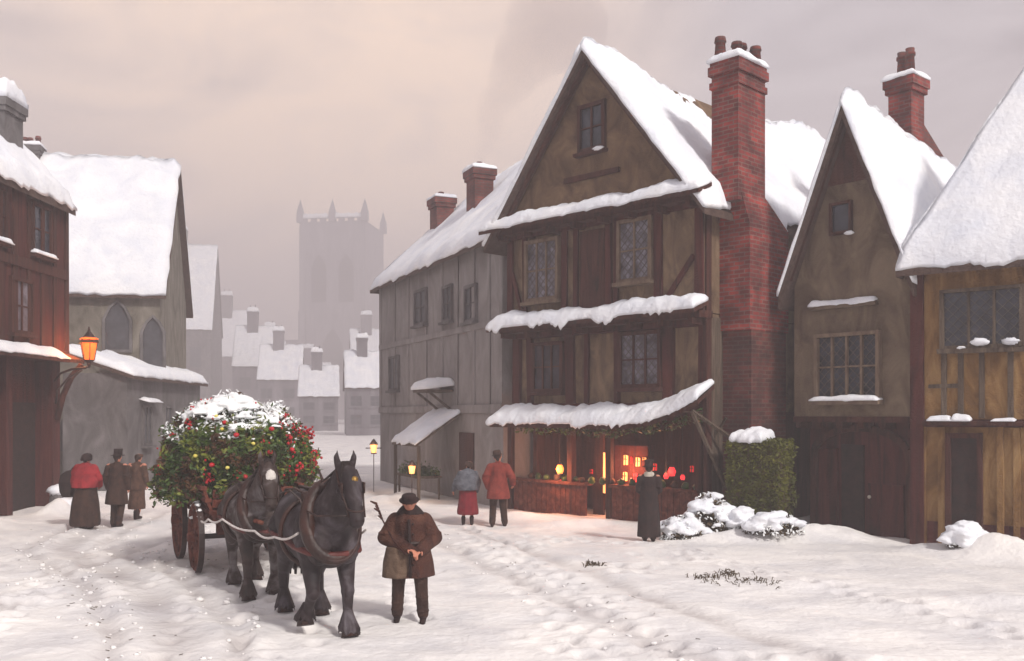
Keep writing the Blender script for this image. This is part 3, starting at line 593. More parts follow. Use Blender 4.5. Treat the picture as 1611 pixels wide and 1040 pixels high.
# ------------------------------------------------------------------ house 3: ochre, hipped roof
f3 = Fr(8.25, 19.66, math.atan2(-.61, .79))
def house3():
    Wd, D, EV, RG = 7.0, 4.6, 6.2, 10.7
    root = empty('ochre_house', (*f3.o, 0), f3.a, 'ochre plastered house at the right edge under a big hipped roof of snow', 'house')
    ridge_x_house(root, Wd, D, EV, RG, 'ochre', .3, hipL=2.3, T=.30, nu=70, seed=50)
    t = MB()
    for px in (1432, ): x, _ = f3.at(px, 600); t.box(-.02, .24, -.07, .0, 0, EV-.1, .02)
    t.box(0, Wd, -.06, 0, EV-.5, EV-.15, .02)
    t.box(.24, Wd, -.05, 0, 2.42, 2.58, .02)
    t.build('timber_frame', 'redtimber', root)
    t = MB()
    for px in (1485, 1512, 1545, 1590, 1640): x, _ = f3.at(px, 600); t.box(x-.05, x+.05, -.035, 0, 2.6, 3.9, .01)
    xa, z = f3.at(1462, 608); t.box(xa, xa+.55, -.05, 0, z-.04, z+.04, .01); t.build('studs', 'oldwood', root)
    x0, z1 = f3.at(1486, 462); x1, z0 = f3.at(1606, 540); window(root, x0, x1, z0, z1, 0, 3, 1, 'glass', 'oldwood', lattice=True, fw=.07, dep=.11, sill=True)
    for px, py, r_ in ((1541, 536, .11), (1590, 534, .1), (1512, 545, .05)):
        x, z = f3.at(px, py, -.16); s = MB(); s.ell((x, -.17, z-.03), (r_*1.6, .08, r_*.65), 12, 8, lump=.6, ls=7); s.build('snow', 'snow', root, True)
    b = MB(); b.box(.24, Wd, -.2, -.06, 2.46, 2.54, .01); bo = b.build('string_course', 'timber', root)
    for a, c in ((1462, 1500), (1500, 1530), (1562, 1600), (1640, 1700)):
        xa, _ = f3.at(a, 655); xb, _ = f3.at(c, 655); s = MB(); snow_sheet(s, [(xa, -.22, 2.54), (xb, -.22, 2.54), (xb, -.05, 2.56), (xa, -.05, 2.56)], random.uniform(.05, .12), 10, 4, rw=.12, rag=.03, seed=a); s.build('snow', 'snow', bo, True)
    p = MB()
    for px in (1452, 1482, 1575, 1600, 1690): x, _ = f3.at(px, 760); p.box(x-.06, x+.06, -.05, 0, 0, 2.42, .015)
    p.build('lower_studs', 'ochre', root)
    xa, _ = f3.at(1497, 760); xb, _ = f3.at(1538, 760); d = MB(); d.box(xa, xb, -.04, 0, 0, 2.2); do = d.build('door', 'black', root)
    f = MB(); f.box(xa-.1, xa, -.09, 0, 0, 2.3, .01); f.box(xb, xb+.1, -.09, 0, 0, 2.3, .01); f.box(xa, xb, -.088, 0, 2.2, 2.3); f.build('door_frame', 'timber', do)
    pl = MB(); pl.box(.3, Wd, -.02, 0, 0, .5); pl.build('plinth', 'redtimber', root)
house3()
# ------------------------------------------------------------------ house 4: grey terrace receding left of the shop
f4 = Fr(-5.25, 38.0, math.atan2(-11, 4.9))
def house4():
    Wd, D, EV, RG = 12.3, 7.0, 7.95, 11.4
    root = empty('grey_terrace_house', (*f4.o, 0), f4.a, 'misty grey timbered house left of the shop with a hipped snowy roof', 'house')
    ridge_x_house(root, Wd, D, EV, RG, 'hazewash', .35, hipL=2.6, T=.28, nu=60, seed=70)
    t = MB()
    for x in (0, 1.9, 3.6, 5.6, 7.2, 8.6, 10, 11.2, 12.1): t.box(x, x+.18, -.04, 0, 2.8, 7.7, .03)
    t.box(0, Wd, -.06, 0, 5.2, 5.4, .02); t.box(0, Wd, -.08, 0, 2.7, 2.95, .02); t.build('timber_frame', 'hazewash', root)  # frame shares the haze-tinted wall colour to soften the timbers
    for a, b, c, d_ in ((655, 672, 462, 505), (700, 712, 455, 500), (615, 628, 565, 610), (735, 750, 455, 500)):
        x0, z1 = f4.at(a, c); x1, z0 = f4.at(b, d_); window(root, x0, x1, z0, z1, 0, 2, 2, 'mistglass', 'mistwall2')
    for px, zb in ((697, 9.4), (757, 10.3)):
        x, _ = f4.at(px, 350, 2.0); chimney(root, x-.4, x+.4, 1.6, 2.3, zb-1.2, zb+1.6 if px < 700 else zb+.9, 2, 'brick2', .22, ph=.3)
    # little sign hood and awning with snow
    x, z = f4.at(670, 612, -.7)
    s = MB(); s.box(x-.7, x+.7, -.9, -.02, z-.12, z-.02, .02); so_ = s.build('door_hood', 'oldwood', root)
    s = MB(); snow_sheet(s, [(x-.75, -.95, z-.02), (x+.75, -.95, z-.02), (x+.75, 0, z+.1), (x-.75, 0, z+.1)], .28, 14, 8, rw=.3, rag=.1, seed=5); s.build('snow', 'snow', so_, True)
    for k in (-.6, .6): b = MB(); b.beam((x+k, -.8, z-.1), (x+k, -.03, z-.7), .07); b.build('bracket', 'oldwood', so_)
    xa, za = f4.at(622, 700, -1.6); xb, zb = f4.at(688, 655, -.05)
    xa = f4.at(650, 700, -1.2)[0]-1.3; xb = xa+2.5; q = [(xa, -1.5, 1.75), (xb, -1.5, 1.75), (xb, -.02, 2.75), (xa, -.02, 2.75)]
    b = MB(); slab(b, q, .08); b.beam((xa+.05, -1.4, 1.7), (xa+.05, -1.4, 0), .09); b.beam((xb-.05, -1.4, 1.7), (xb-.05, -1.4, 0), .09)
    bo = b.build('awning', 'oldwood', root); s = MB(); snow_sheet(s, q, .2, 24, 10, rag=.15, seed=12, drip=.1); s.build('snow', 'snow', bo, True)
    d = MB(); x, _ = f4.at(735, 740); d.box(x-.6, x+.6, -.04, 0, 0, 2.1); d.build('door', 'timber', root)
    return xa, xb
axa, axb = house4()
# ------------------------------------------------------------------ left foreground house with lantern
f1 = Fr(-13.1, 15.0, R(90))
def house1():
    Wd, D, EV, RG = 13.0, 6.2, 8.9, 12.2
    root = empty('red_timber_house', (*f1.o, 0), f1.a, 'tall dark red timber house at the left edge with overhanging upper floors', 'house')
    w = MB(); w.box(0, Wd-.05, .65, D, 0, 4.2); w.build('lower_wall', 'redtimber', root)
    w = MB(); w.prismx([(D, 4.2), (D, EV), (D/2, RG-.15), (0, EV), (0, 4.2)], 0, Wd); w.build('wall', 'redtimber', root)
    t = MB()
    for k in range(19): x = k*Wd/18; t.box(x-.09, x+.09, -.04, 0, 4.5, EV-.2, .03)
    t.box(0, Wd, -.07, 0, 6.6, 6.85, .02); t.box(-.05, Wd+.05, -.08, 0, 4.2, 4.5, .02); t.build('timber_frame', 'timber', root)
    for x in (6.2, 8.6, 11.0): window(root, x, x+.95, 7.15, 8.4, 0, 2, 2, 'glass', 'timber', snow=.12); 
    for x in (7.2, 9.9): window(root, x, x+1.0, 4.9, 6.2, 0, 2, 2, 'glass_pale', 'timber')
    b = MB(); q = [(-.1, -.5, 4.25), (Wd+.1, -.5, 4.25), (Wd+.1, 0, 4.5), (-.1, 0, 4.5)]; slab(b, q, .1); bo = b.build('ledge', 'timber', root)
    s = MB(); snow_sheet(s, [(-.1, -.5, 4.25), (Wd-.8, -.5, 4.25), (Wd-.8, 0, 4.5), (-.1, 0, 4.5)], .14, 60, 6, rw=.25, rag=.08, seed=17, drip=.1); s.build('snow', 'snow', bo, True)
    for a, b_ in ((.5, .05), (3.0, 2.7), (6.0, 5.7)): p = MB(); p.box(Wd-a, Wd-b_, .15, .66, 0, 4.2, .02); p.build('post', 'redtimber', root)
    b = MB(); pts = [(Wd-.3, .12, 2.5), (Wd-.3, -.05, 3.2), (Wd-.3, -.3, 3.75), (Wd-.3, -.6, 4.1)]; b.tube(pts, .09, 8); b.build('jetty_bracket', 'timber', root, True)
    d = MB(); d.box(Wd-2.6, Wd-.6, .60, .66, 0, 3.0); d.build('door', 'black', root); d = MB(); d.box(Wd-5.6, Wd-3.1, .60, .66, 1.0, 3.0); d.build('shutter', 'black', root)
    # roof
    r = MB(); s = MB(); oh = .22; sl = (RG-EV)/(D/2); z0 = EV-oh*sl+.05
    for sg in (0, 1):
        ye = -oh if sg == 0 else D+oh; q = [(-.3, ye, z0), (Wd+.15, ye, z0), (Wd+.15, D/2, RG), (-.3, D/2, RG)]
        if sg: q = [q[1], q[0], q[3], q[2]]
        slab(r, q, .2); snow_sheet(s, q, .38, 70, 14, (1, 1, 0, 1), rag=.2, rw=.4, seed=80+sg, drip=.2)
    ro = r.build('roof', 'tile', root); s.build('snow', 'snow', ro, True)
    chimney(root, 11.3, 12.3, .9, 1.75, 9.3, 11.4, 0, 'mistwall2', .5)
house1()
def lantern():
    y = 27.3; X = (140-805.5)*y/F; z = CH+(HZ-548)*y/F
    root = empty('wall_lantern', (X, y, z), 0, 'glowing orange street lantern on a curved iron bracket at the red house corner', 'lantern')
    b = MB(); b.tube([(-.99, 0, -.95), (-.82, 0, -.72), (-.5, 0, -.60), (-.1, 0, -.56), (0, 0, -.5)], .035, 8); b.tube([(-.95, 0, -1.6), (-.9, 0, -1.2), (-.6, 0, -.85), (-.2, 0, -.62)], .03, 8); b.tube([(0, 0, -.56), (0, 0, -.36)], [.03, .08], 8); b.build('bracket', 'iron', root, True)
    g = MB(); g.loft([(-.34, 0, 0, .15, .15), (.15, 0, 0, .24, .24)], 6); g.build('lantern_glass', 'lampglass', root)
    g = MB(); g.cap((0, 0, -.2), (0, 0, .02), .13, .07, 10); g.build('flame', 'fire', root, True)
    c = MB(); c.loft([(.15, 0, 0, .28, .28), (.2, 0, 0, .28, .28), (.42, 0, 0, .10, .10), (.48, 0, 0, .05, .05), (.62, 0, 0, .015, .015)], 6); c.loft([(-.4, 0, 0, .1, .1), (-.33, 0, 0, .17, .17)], 6)
    for k in range(6):
        a = math.pi*k/3; c.tube([(.152*math.cos(a), .152*math.sin(a), -.34), (.242*math.cos(a), .242*math.sin(a), .15)], .013, 5)
    c.build('lantern_frame', 'iron', root)
    s = MB(); s.ell((0, 0, .27), (.25, .25, .06), lump=.2); s.build('lit_cap', 'lampglass', root, True)
    for dx, dy, pw in ((.25, -.55, 45), (-.45, .35, 60)):
        l = lamp('lantern_light', (dx, dy, 0), (1, .36, .10), pw, .2); l.parent = root
lantern()
# ------------------------------------------------------------------ church-like hall and misty houses on the left
fl2 = Fr(-14.1-11.2*math.cos(R(11)), 38.2-11.2*math.sin(R(11)), R(11))
def gx(fr, Wd, D, EV, RG, name, label, wm, T=.35, seed=0, cat='house', oh=.3):
    root = empty(name, (*fr.o, 0), fr.a, label, cat); ridge_x_house(root, Wd, D, EV, RG, wm, oh, T=T, nu=40, seed=seed); return root
Wl = 11.2
r2 = gx(fl2, Wl, 7.2, 7.9, 13.4, 'stone_hall', 'pale stone hall with a broad snowy roof and pointed windows behind the street lantern', 'mistwall', .4, 90, 'hall', .35)
def pointed(par, x, z0, z1, w, y, glass='mistglass', side=None):
    pts = [(x-w/2, z0), (x+w/2, z0), (x+w/2, z1-w*.8), (x+w*.28, z1-w*.3), (x, z1), (x-w*.28, z1-w*.3), (x-w/2, z1-w*.8)]
    def ring(k): c = (x, (z0+z1)/2); return [(c[0]+(p[0]-c[0])*(1+k/w), c[1]+(p[1]-c[1])*(1+k/(z1-z0))) for p in pts]
    f = MB(); o_, i_ = ring(.22), pts; n = len(pts)
    for k in range(n): a, b = k, (k+1) % n; f.add([(o_[a][0], y-.1, o_[a][1]), (o_[b][0], y-.1, o_[b][1]), (i_[b][0], y-.1, i_[b][1]), (i_[a][0], y-.1, i_[a][1]), (i_[a][0], y+.02, i_[a][1]), (i_[b][0], y+.02, i_[b][1]), (o_[a][0], y+.02, o_[a][1]), (o_[b][0], y+.02, o_[b][1])], [(0, 1, 2, 3), (3, 2, 5, 4), (1, 0, 6, 7)])
    o = f.build('pointed_window', 'mistwall2', par); p = MB(); p.prism(pts, y-.02, y+.03); p.build('pane', glass, o)
    return o
for px, a, b, w_ in ((185, 475, 550, .9), (241, 500, 590, .75), (150, 640, 705, 1.0), (118, 640, 705, .8)):
    x, z1 = fl2.at(px, a); _, z0 = fl2.at(px, b); pointed(r2, x, z0, z1, w_, 0)
x = Wl-6.2; chimney(r2, x, x+.8, 3.2, 3.9, 12.5, 14.0, 3, 'mistwall2', .2)
# lower wing along the street
fw_ = Fr(-13.45, 33.3, R(92.5))
rw_ = empty('stone_wing', (*fw_.o, 0), fw_.a, 'low grey stone wing with a snow-lined lean-to roof in front of the pale hall', 'outbuilding')
w = MB(); w.box(0, 9.0, 0, 2.2, 0, 4.1); w.build('wall', 'mistwall2', rw_)
q = [(-.2, -.3, 4.0), (9.2, -.3, 4.0), (9.2, 2.3, 4.9), (-.2, 2.3, 4.9)]; b = MB(); slab(b, q, .12); bo = b.build('roof', 'tile', rw_)
s = MB(); snow_sheet(s, q, .28, 50, 8, rag=.08, seed=44, drip=.1); s.build('snow', 'snow', bo, True)
for x in (1.6, 4.0, 6.4): window(rw_, x, x+.8, 1.6, 2.9, 0, 2, 2, 'mistglass', 'mistwall2')
s = MB(); snow_sheet(s, [(1.2, -.35, 3.1), (2.8, -.35, 3.1), (2.8, 0, 3.2), (1.2, 0, 3.2)], .12, 10, 4, rw=.1); s.build('snow', 'snow', rw_, True)
def misty(px_r, py_ap, py_ev, d, wpx, dep, label, seed, wm='mistwall2', ang=11, name='misty_house'):
    """eaves-front house whose right gable corner stands at photo column px_r"""
    d *= 2.0; dep *= 2.0; X = (px_r-805.5)*d/F; k = d/F; Wd = wpx*k; EV = CH+(HZ-py_ev)*k; RG = CH+(HZ-py_ap)*(d+dep/2)/F
    a = R(ang); fr = Fr(X-Wd*math.cos(a), d-Wd*math.sin(a), a); o = gx(fr, Wd, dep, EV, RG, name, label, wm, .35, seed)
    u_ = max(1, d/70); nwin = max(2, int(Wd/(2.2*u_)))
    for i in range(nwin):
        t = (i+.5)/nwin*Wd+random.uniform(-.2, .2)*u_
        for zz in ((.22, .42), (.6, .8)): window(o, t-.4*u_, t+.4*u_, EV*zz[0], EV*zz[1], 0, 2, 2, 'mistglass', wm, fw=.1*u_)
    chimney(o, Wd*.3, Wd*.3+.8*u_, dep*.4, dep*.4+.8*u_, RG-1.5*u_, RG+1.1*u_, 2, wm, .3*u_, pot=wm, ph=.5*u_)
    return o
misty(332, 388, 515, 95, 90, 10, 'misty house with a steep narrow snow roof just right of the pale hall', 21)
misty(392, 490, 560, 150, 70, 15, 'misty house with a low snow roof above the left end of the greenery wagon', 22)
misty(596, 540, 600, 210, 62, 18, 'faint snow-roofed house between the church tower and the grey terrace', 25)
misty(640, 585, 625, 260, 300, 20, 'long low barn closing the far end of the street in the mist', 26, 'mistwall2', 0, 'long_barn')
misty(470, 590, 632, 225, 130, 16, 'faint low stable row behind the wagon load in the mist', 27, 'mistwall2', 0)
misty(445, 538, 588, 120, 46, 12, 'dim tall house end left of the church tower above the wagon load', 31, 'tower')
misty(520, 572, 615, 140, 62, 12, 'dim house with a faint snow roof right below the church tower', 32, 'tower')
misty(610, 520, 575, 118, 56, 12, 'tall dim gabled house half hidden by the end of the grey terrace', 34, 'tower')
misty(606, 556, 608, 58, 60, 6.5, 'dim gabled house closing the street just behind the yellow lantern', 35, 'tower')
misty(532, 578, 622, 72, 60, 7, 'dim low house closing the street between the wagon and the yellow lantern', 36, 'tower')
misty(474, 545, 596, 88, 66, 8, 'dim snow-roofed house directly above the right half of the wagon load', 37, 'tower')
misty(428, 515, 575, 105, 60, 9, 'dim steep-roofed house above the middle of the wagon load', 38, 'tower')
# church tower
def tower():
    d = 400.0; k = d/F; X = (523-805.5)*k; w = 106*k; H = CH+(HZ-348)*k
    root = empty('church_tower', (X, d, 0), R(-8), 'square church tower with corner pinnacles fading into the mist', 'church tower')
    b = MB(); h = w/2; b.box(-h, h, 0, w, 0, H)
    for sx in (-h, h-2.0): b.box(sx-.5, sx+2.5, -.9, 2, 0, H*.55); b.box(sx-.2, sx+2.2, -.45, 2, H*.55, H-1.5)
    b.box(-h-.2, h+.2, -.2, w+.2, H-.6, H-.2); b.box(-h-.15, h+.15, -.15, w+.15, H*.52, H*.52+.3); b.build('tower_wall', 'tower', root)
    bt = MB()
    for i in range(7):
        x = -h+(i+.15)*w/7; bt.box(x, x+w/11, -.1, .6, H-.2, H+1.4); bt.box(x, x+w/11, w-.8, w+.1, H-.2, H+1.4)
    bt.build('battlements', 'tower', root)
    for x, y in ((-h+.1, .1), (0, .1), (h-.1, .1), (-h+.1, w-.1), (h-.1, w-.1)):
        p = MB(); p.box(x-1.3, x+1.3, y-1.3, y+1.3, H-.3, H+3.6); p.add([(x-1.32, y-1.32, H+3.6), (x+1.32, y-1.32, H+3.6), (x+1.32, y+1.32, H+3.6), (x-1.32, y+1.32, H+3.6), (x, y, H+9.5)], [(0, 1, 4), (1, 2, 4), (2, 3, 4), (3, 0, 4)]); p.build('pinnacle', 'tower', root)
    for x in (-h*.42, h*.42): pointed(root, x, H-34, H-14, 6.5, 0, 'black')
    pointed(root, 0, 20, 38, 9, 0, 'black')
    s = MB()
    for a, c in ((-h+.6, -.6), (.6, h-.6)): snow_sheet(s, [(a, -.4, H+1.4), (c, -.4, H+1.4), (c, 1.6, H+1.4), (a, 1.6, H+1.4)], 1.8, 16, 4, rw=.5, rag=.1, seed=a)
    s.build('snow', 'snow', root, True)
    n = MB(); n.prism([(-h-44, 0), (-h, 0), (-h, 34), (-h-44, 34)], 4, 24); n.build('nave', 'tower', root)
tower()
# ------------------------------------------------------------------ remeshed creatures
def hand(mb, w, d, nrm, side, curl=.6, s=1.0):
    """wrist w, pointing d, palm facing nrm; side = +1/-1 where the thumb leaves"""
    w = Vector(w); d = Vector(d).normalized(); nrm = Vector(nrm); nrm = (nrm-d*nrm.dot(d)).normalized(); t = d.cross(nrm).normalized()*side
    for k in (-1, 0, 1): mb.cap(w+t*k*.018*s, w+d*.085*s+t*k*.026*s, .022*s, .017*s, 8)
    for k, ln in ((1.5, .075), (.5, .085), (-.5, .078), (-1.5, .06)):
        b = w+d*.09*s+t*k*.021*s; m = b+(d*math.cos(curl)+nrm*math.sin(curl))*ln*.55*s; e_ = m+(d*math.cos(curl*2.1)+nrm*math.sin(curl*2.1))*ln*.5*s
        mb.cap(b, m, .0105*s, .0095*s, 8); mb.cap(m, e_, .0095*s, .008*s, 8)
    b = w+d*.03*s+t*.035*s; m = b+(d*.6+t*.7+nrm*.4)*.04*s; mb.cap(b, m, .014*s, .012*s, 8); mb.cap(m, m+(d*.8+nrm*.7)*.03*s, .012*s, .009*s, 8)
def person(label, X, Y, rz, h=1.75, pose=None, top='dark', topm='coat', legs='dark', hat='hat', hatm='black', skirt=None, coat_len=.62, wide=1.0, vox=.016, shawl=None, scarf=None, hem=None, beard=False, extra=None, group=None):
    J = dict(pel=(0, 0, .95), sp=(0, 0, 1.14), ch=(0, .0, 1.32), nk=(0, -.005, 1.50), hd=(0, -.03, 1.615), face=(0, -1, 0),
             shL=(.185, 0, 1.42), elL=(.25, .03, 1.15), wrL=(.24, -.06, .92), shR=(-.185, 0, 1.42), elR=(-.25, .03, 1.15), wrR=(-.24, -.06, .92),
             hpL=(.095, 0, .92), knL=(.11, -.05, .5), anL=(.12, .02, .09), hpR=(-.095, 0, .92), knR=(-.11, .0, .5), anR=(-.12, .10, .10), palm=(0, 0, 0))
    J.update(pose or {}); J = {k: Vector(v) for k, v in J.items()}
    root = empty('person', (X, Y, gh(X, Y)-.02), rz, label, 'person', group); sc = h/1.75
    b = MB(); fc = J['face'].normalized(); hd = J['hd']; upv = (hd-J['nk']).normalized(); sd_ = fc.cross(upv).normalized()
    b.cap(J['pel'], J['sp'], .125, .115); b.cap(J['sp'], J['ch'], .115, .14); b.cap(J['ch'], J['nk'], .12, .055); b.cap(J['nk'], hd, .052, .06)
    b.cap(hd-upv*.045+fc*.02, hd+upv*.045, .068, .088, 14); b.ell(hd+upv*.02+-fc*.01, (.078, .092, .105)); b.cap(hd-upv*.075+fc*.055, hd-upv*.06+fc*.06, .028, .03)
    b.cap(hd+fc*.085+upv*.015, hd+fc*.105-upv*.02, .011, .016, 8); b.cap(hd+fc*.088-upv*.053-sd_*.02, hd+fc*.088-upv*.053+sd_*.02, .009, .009, 8)
    for s in (-1, 1): b.cap(hd+sd_*s*.084+upv*.012, hd+sd_*s*.084-upv*.02, .016, .012, 8); b.cap(J['shL' if s > 0 else 'shR']*.6+J['ch']*.4, J['shL' if s > 0 else 'shR'], .08, .07)
    for s in 'LR':
        b.cap(J['sh'+s], J['el'+s], .055, .043); b.cap(J['el'+s], J['wr'+s], .042, .028)
        d = (J['wr'+s]-J['el'+s]).normalized(); pn = J['palm'] if J['palm'].length else Vector((-1 if s == 'L' else 1, 0, 0)); hand(b, J['wr'+s], d, pn, 1 if s == 'L' else -1, .55)
        b.cap(J['hp'+s], J['kn'+s], .085, .058); b.cap(J['kn'+s], J['an'+s], .055, .04)
        a = J['an'+s]; b.cap(a, a+Vector((0, -.05, -.03)), .035, .028)
    def fin(mb, name, m, r=vox, par=root, sm=3): mb.v = [tuple(Vector(v)*sc) for v in mb.v]; return mb.build(name, m, par, remesh=r*sc, sm=sm) if r else mb.build(name, m, par, True)
    fin(b, 'body', 'skin', min(vox, .011) if vox > .009 else .0075, sm=1)
    # eyes and hair
    e = MB()
    for s in (-1, 1): e.ell(hd+fc*.084+upv*.022+sd_*s*.031, (.011, .008, .008), 8, 6)
    fin(e, 'eyes', 'black', None)
    hr = MB(); hr.ell(hd+upv*.035-fc*.022, (.09, .094, .092)); hr.cap(hd-fc*.06, hd-fc*.055-upv*.05, .055, .04); fin(hr, 'hair', 'hair', None)
    if beard: q = MB(); q.cap(hd-upv*.085+fc*.055, hd-upv*.115+fc*.05, .038, .028); fin(q, 'beard', 'hair', .011)
    # trousers / boots
    if not skirt:
        t = MB()
        for s in 'LR':
            t.cap(J['hp'+s]+Vector((0, 0, .05)), J['kn'+s], .115, .088); t.cap(J['kn'+s], J['an'+s]+Vector((0, 0, .02)), .086, .075)
            for k in range(3): z = .2+.12*k; c = J['kn'+s].lerp(J['an'+s], .4+.22*k); t.ell(c, (.088, .09, .03), 10, 6)
        t.cap(J['hpL'], J['hpR'], .12, .12); fin(t, 'trousers', legs, vox)
    bt = MB()
    for s in 'LR': a = J['an'+s]; bt.cap(a+Vector((0, 0, .12)), a+Vector((0, .01, -.03)), .062, .052); bt.cap(a+Vector((0, .03, -.045)), a+Vector((0, -.16, -.055)), .045, .042, sq=(1, 1))
    fin(bt, 'boots', 'black', vox)
    if skirt:
        k = MB(); pz = J['pel']; bz = skirt[1]; k.loft([(1.10, pz.x, pz.y, .15*wide, .12*wide), (.95, pz.x, pz.y, .20*wide, .17*wide), (.6, pz.x, pz.y+.02, .25*wide*skirt[2], .22*wide*skirt[2]), (bz+.1, pz.x, pz.y+.04, .28*wide*skirt[2], .25*wide*skirt[2]), (bz, pz.x, pz.y+.04, .27*wide*skirt[2], .24*wide*skirt[2])], 40, 9, .055)
        fin(k, 'skirt', skirt[0], vox)
    c = MB(); W_ = wide
    c.cap(J['pel']+Vector((0, 0, .02)), J['sp'], .17*W_, .155*W_); c.cap(J['sp'], J['ch'], .155*W_, .165*W_); c.cap(J['ch'], J['nk']-Vector((0, 0, .03)), .155*W_, .085)
    c.cap(J['shL']+Vector((0, 0, -.045)), J['shR']+Vector((0, 0, -.045)), .085*W_, .085*W_)
    for s in 'LR': c.cap(J['nk']-Vector((0, 0, .03)), J['sh'+s]+Vector((0, 0, -.02)), .055, .075*W_)
    for s in 'LR': c.cap(J['sh'+s]+Vector((0, 0, -.03)), J['el'+s], .088*W_, .074*W_); c.cap(J['el'+s], J['wr'+s], .078*W_, .058*W_); c.ell(J['sh'+s].lerp(J['el'+s], .75), (.1*W_, .1*W_, .03), 10, 6); c.ell(J['wr'+s].lerp(J['el'+s], .15), (.07, .07, .03), 10, 6)
    p_ = J['pel']
    if coat_len < .95: c.loft([(1.18, J['sp'].x, J['sp'].y, .17*W_, .145*W_), (.98, p_.x, p_.y, .20*W_, .165*W_), ((coat_len+.98)/2, p_.x, p_.y+.01, .23*W_, .195*W_), (coat_len, p_.x, p_.y+.015, .245*W_, .21*W_)], 36, 6, .05)
    fin(c, topm, top, vox)
    if shawl:
        s_ = MB(); n = J['nk']; s_.loft([(n.z+.02, n.x, n.y, .075, .075), (n.z-.06, n.x, n.y, .19*W_, .13*W_), (n.z-.2, n.x, n.y, .27*W_, .19*W_), (n.z-.4, n.x, n.y+.02, .30*W_, .22*W_), (n.z-.55, n.x, n.y+.05, .25*W_, .21*W_)], 36, 7, .05); fin(s_, 'shawl', shawl, vox)
    if scarf: s_ = MB(); n = J['nk']; s_.loft([(n.z+.055, n.x, n.y, .075, .08), (n.z+.02, n.x, n.y, .115, .115), (n.z-.05, n.x, n.y, .12, .115), (n.z-.085, n.x, n.y, .09, .09)], 20, 3, .05); fin(s_, 'scarf', scarf, vox)
    hm = MB()
    if hat == 'hat':
        for (r0, r1, a, e_) in ((.0, 0, 0, 0),):
            base = hd+upv*.055-fc*.005; rings = [(0, .125), (.012, .13), (.02, .098), (.06, .096), (.105, .09), (.125, .06), (.13, .01)]
    elif hat == 'tall': rings = [(0, .15), (.012, .155), (.02, .10), (.09, .094), (.155, .10), (.16, .09), (.162, .01)]; base = hd+upv*.055
    elif hat == 'bonnet': rings = [(-.06, .108), (-.03, .125), (.02, .12), (.07, .11), (.11, .075), (.13, .01)]; base = hd+upv*.02-fc*.015
    else: rings = [(0, .10), (.02, .108), (.05, .105), (.08, .08), (.095, .01)]; base = hd+upv*.045
    seg = 22; vs = []
    for z, r in rings:
        for k in range(seg):
            a = 2*math.pi*k/seg; vs.append(base+upv*z+(sd_*math.cos(a)+fc*math.sin(a)*1.08)*r)
    n = len(rings); fs = [(i*seg+k, i*seg+(k+1) % seg, (i+1)*seg+(k+1) % seg, (i+1)*seg+k) for i in range(n-1) for k in range(seg)]+[tuple(reversed(range(seg))), tuple(range((n-1)*seg, n*seg))]
    hm.add(vs, fs); fin(hm, hat if hat in ('hat', 'bonnet') else ('hat' if hat == 'tall' else 'cap'), hatm, None)
    if extra: extra(root, J, sc, fin)
    return root
def gp(px, py): d = CH*F/(py-HZ); return ((px-805.5)*d/F, d)
# the carter walking towards us
def carter_extra(root, J, sc, fin):
    a = MB(); a.loft([(1.0, -.10, -.09, .20, .17), (.8, -.12, -.09, .22, .18), (.60, -.13, -.08, .22, .19)], 26, 5, .06); fin(a, 'apron', 'sack', .016)
    s = MB(); s.loft([(1.53, 0, -.06, .09, .09), (1.48, 0, -.05, .14, .13), (1.41, 0, -.03, .19, .165)], 24, 5, .05); fin(s, 'collar', 'black', .014)
    s = MB(); s.beam((0.0, -.245, 1.36), (.02, -.275, .62), .035, .03)
    for k in range(5): s.ell((.05, -.25-.007*k, 1.3-.13*k), (.016, .012, .016), 8, 6)
    fin(s, 'coat_front', 'black', None)
    s = MB(); s.loft([(1.07, 0, -.01, .235, .205), (1.02, 0, -.01, .24, .21)], 30); fin(s, 'belt', 'leather', None)
X, Y = gp(645, 978)
person('man in a dark coat and hat walking beside the lead horse, head bowed, hands together', X, Y, R(3), 1.74,
       dict(nk=(0, -.05, 1.46), hd=(.0, -.16, 1.56), ch=(0, -.02, 1.30), face=(0.05, -.95, -.3), shL=(.185, -.01, 1.35), shR=(-.185, -.01, 1.35), elL=(.325, -.02, 1.10), wrL=(.15, -.27, .97), elR=(-.325, .0, 1.10), wrR=(.0, -.29, .99), knL=(.15, -.08, .5), anL=(.17, -.03, .09), knR=(-.15, .0, .5), anR=(-.17, .06, .09), hpL=(.11, 0, .92), hpR=(-.11, 0, .92), palm=(0, -.3, -1)),
       top='carter', legs='dark', hat='hat', coat_len=.60, wide=1.28, vox=.012, beard=True, extra=carter_extra)
wh = MB(); wh.tube([(-.02, -.36, .93), (-.18, -.22, 1.08), (-.36, .02, 1.32), (-.46, .12, 1.50)], [.014, .013, .010, .006], 8)
for k in range(7): wh.cap((-.37-.014*k, .02+.016*k, 1.34+.03*k), (-.38-.02*k-.03*math.cos(k*2), .02+.016*k, 1.37+.03*k), .018, .010, 6)
tag(wh.build('whip', 'timber', None, True), 'short dark whip tucked under the arm of the bowed man', 'whip').location = (X, Y, gh(X, Y)-.02)
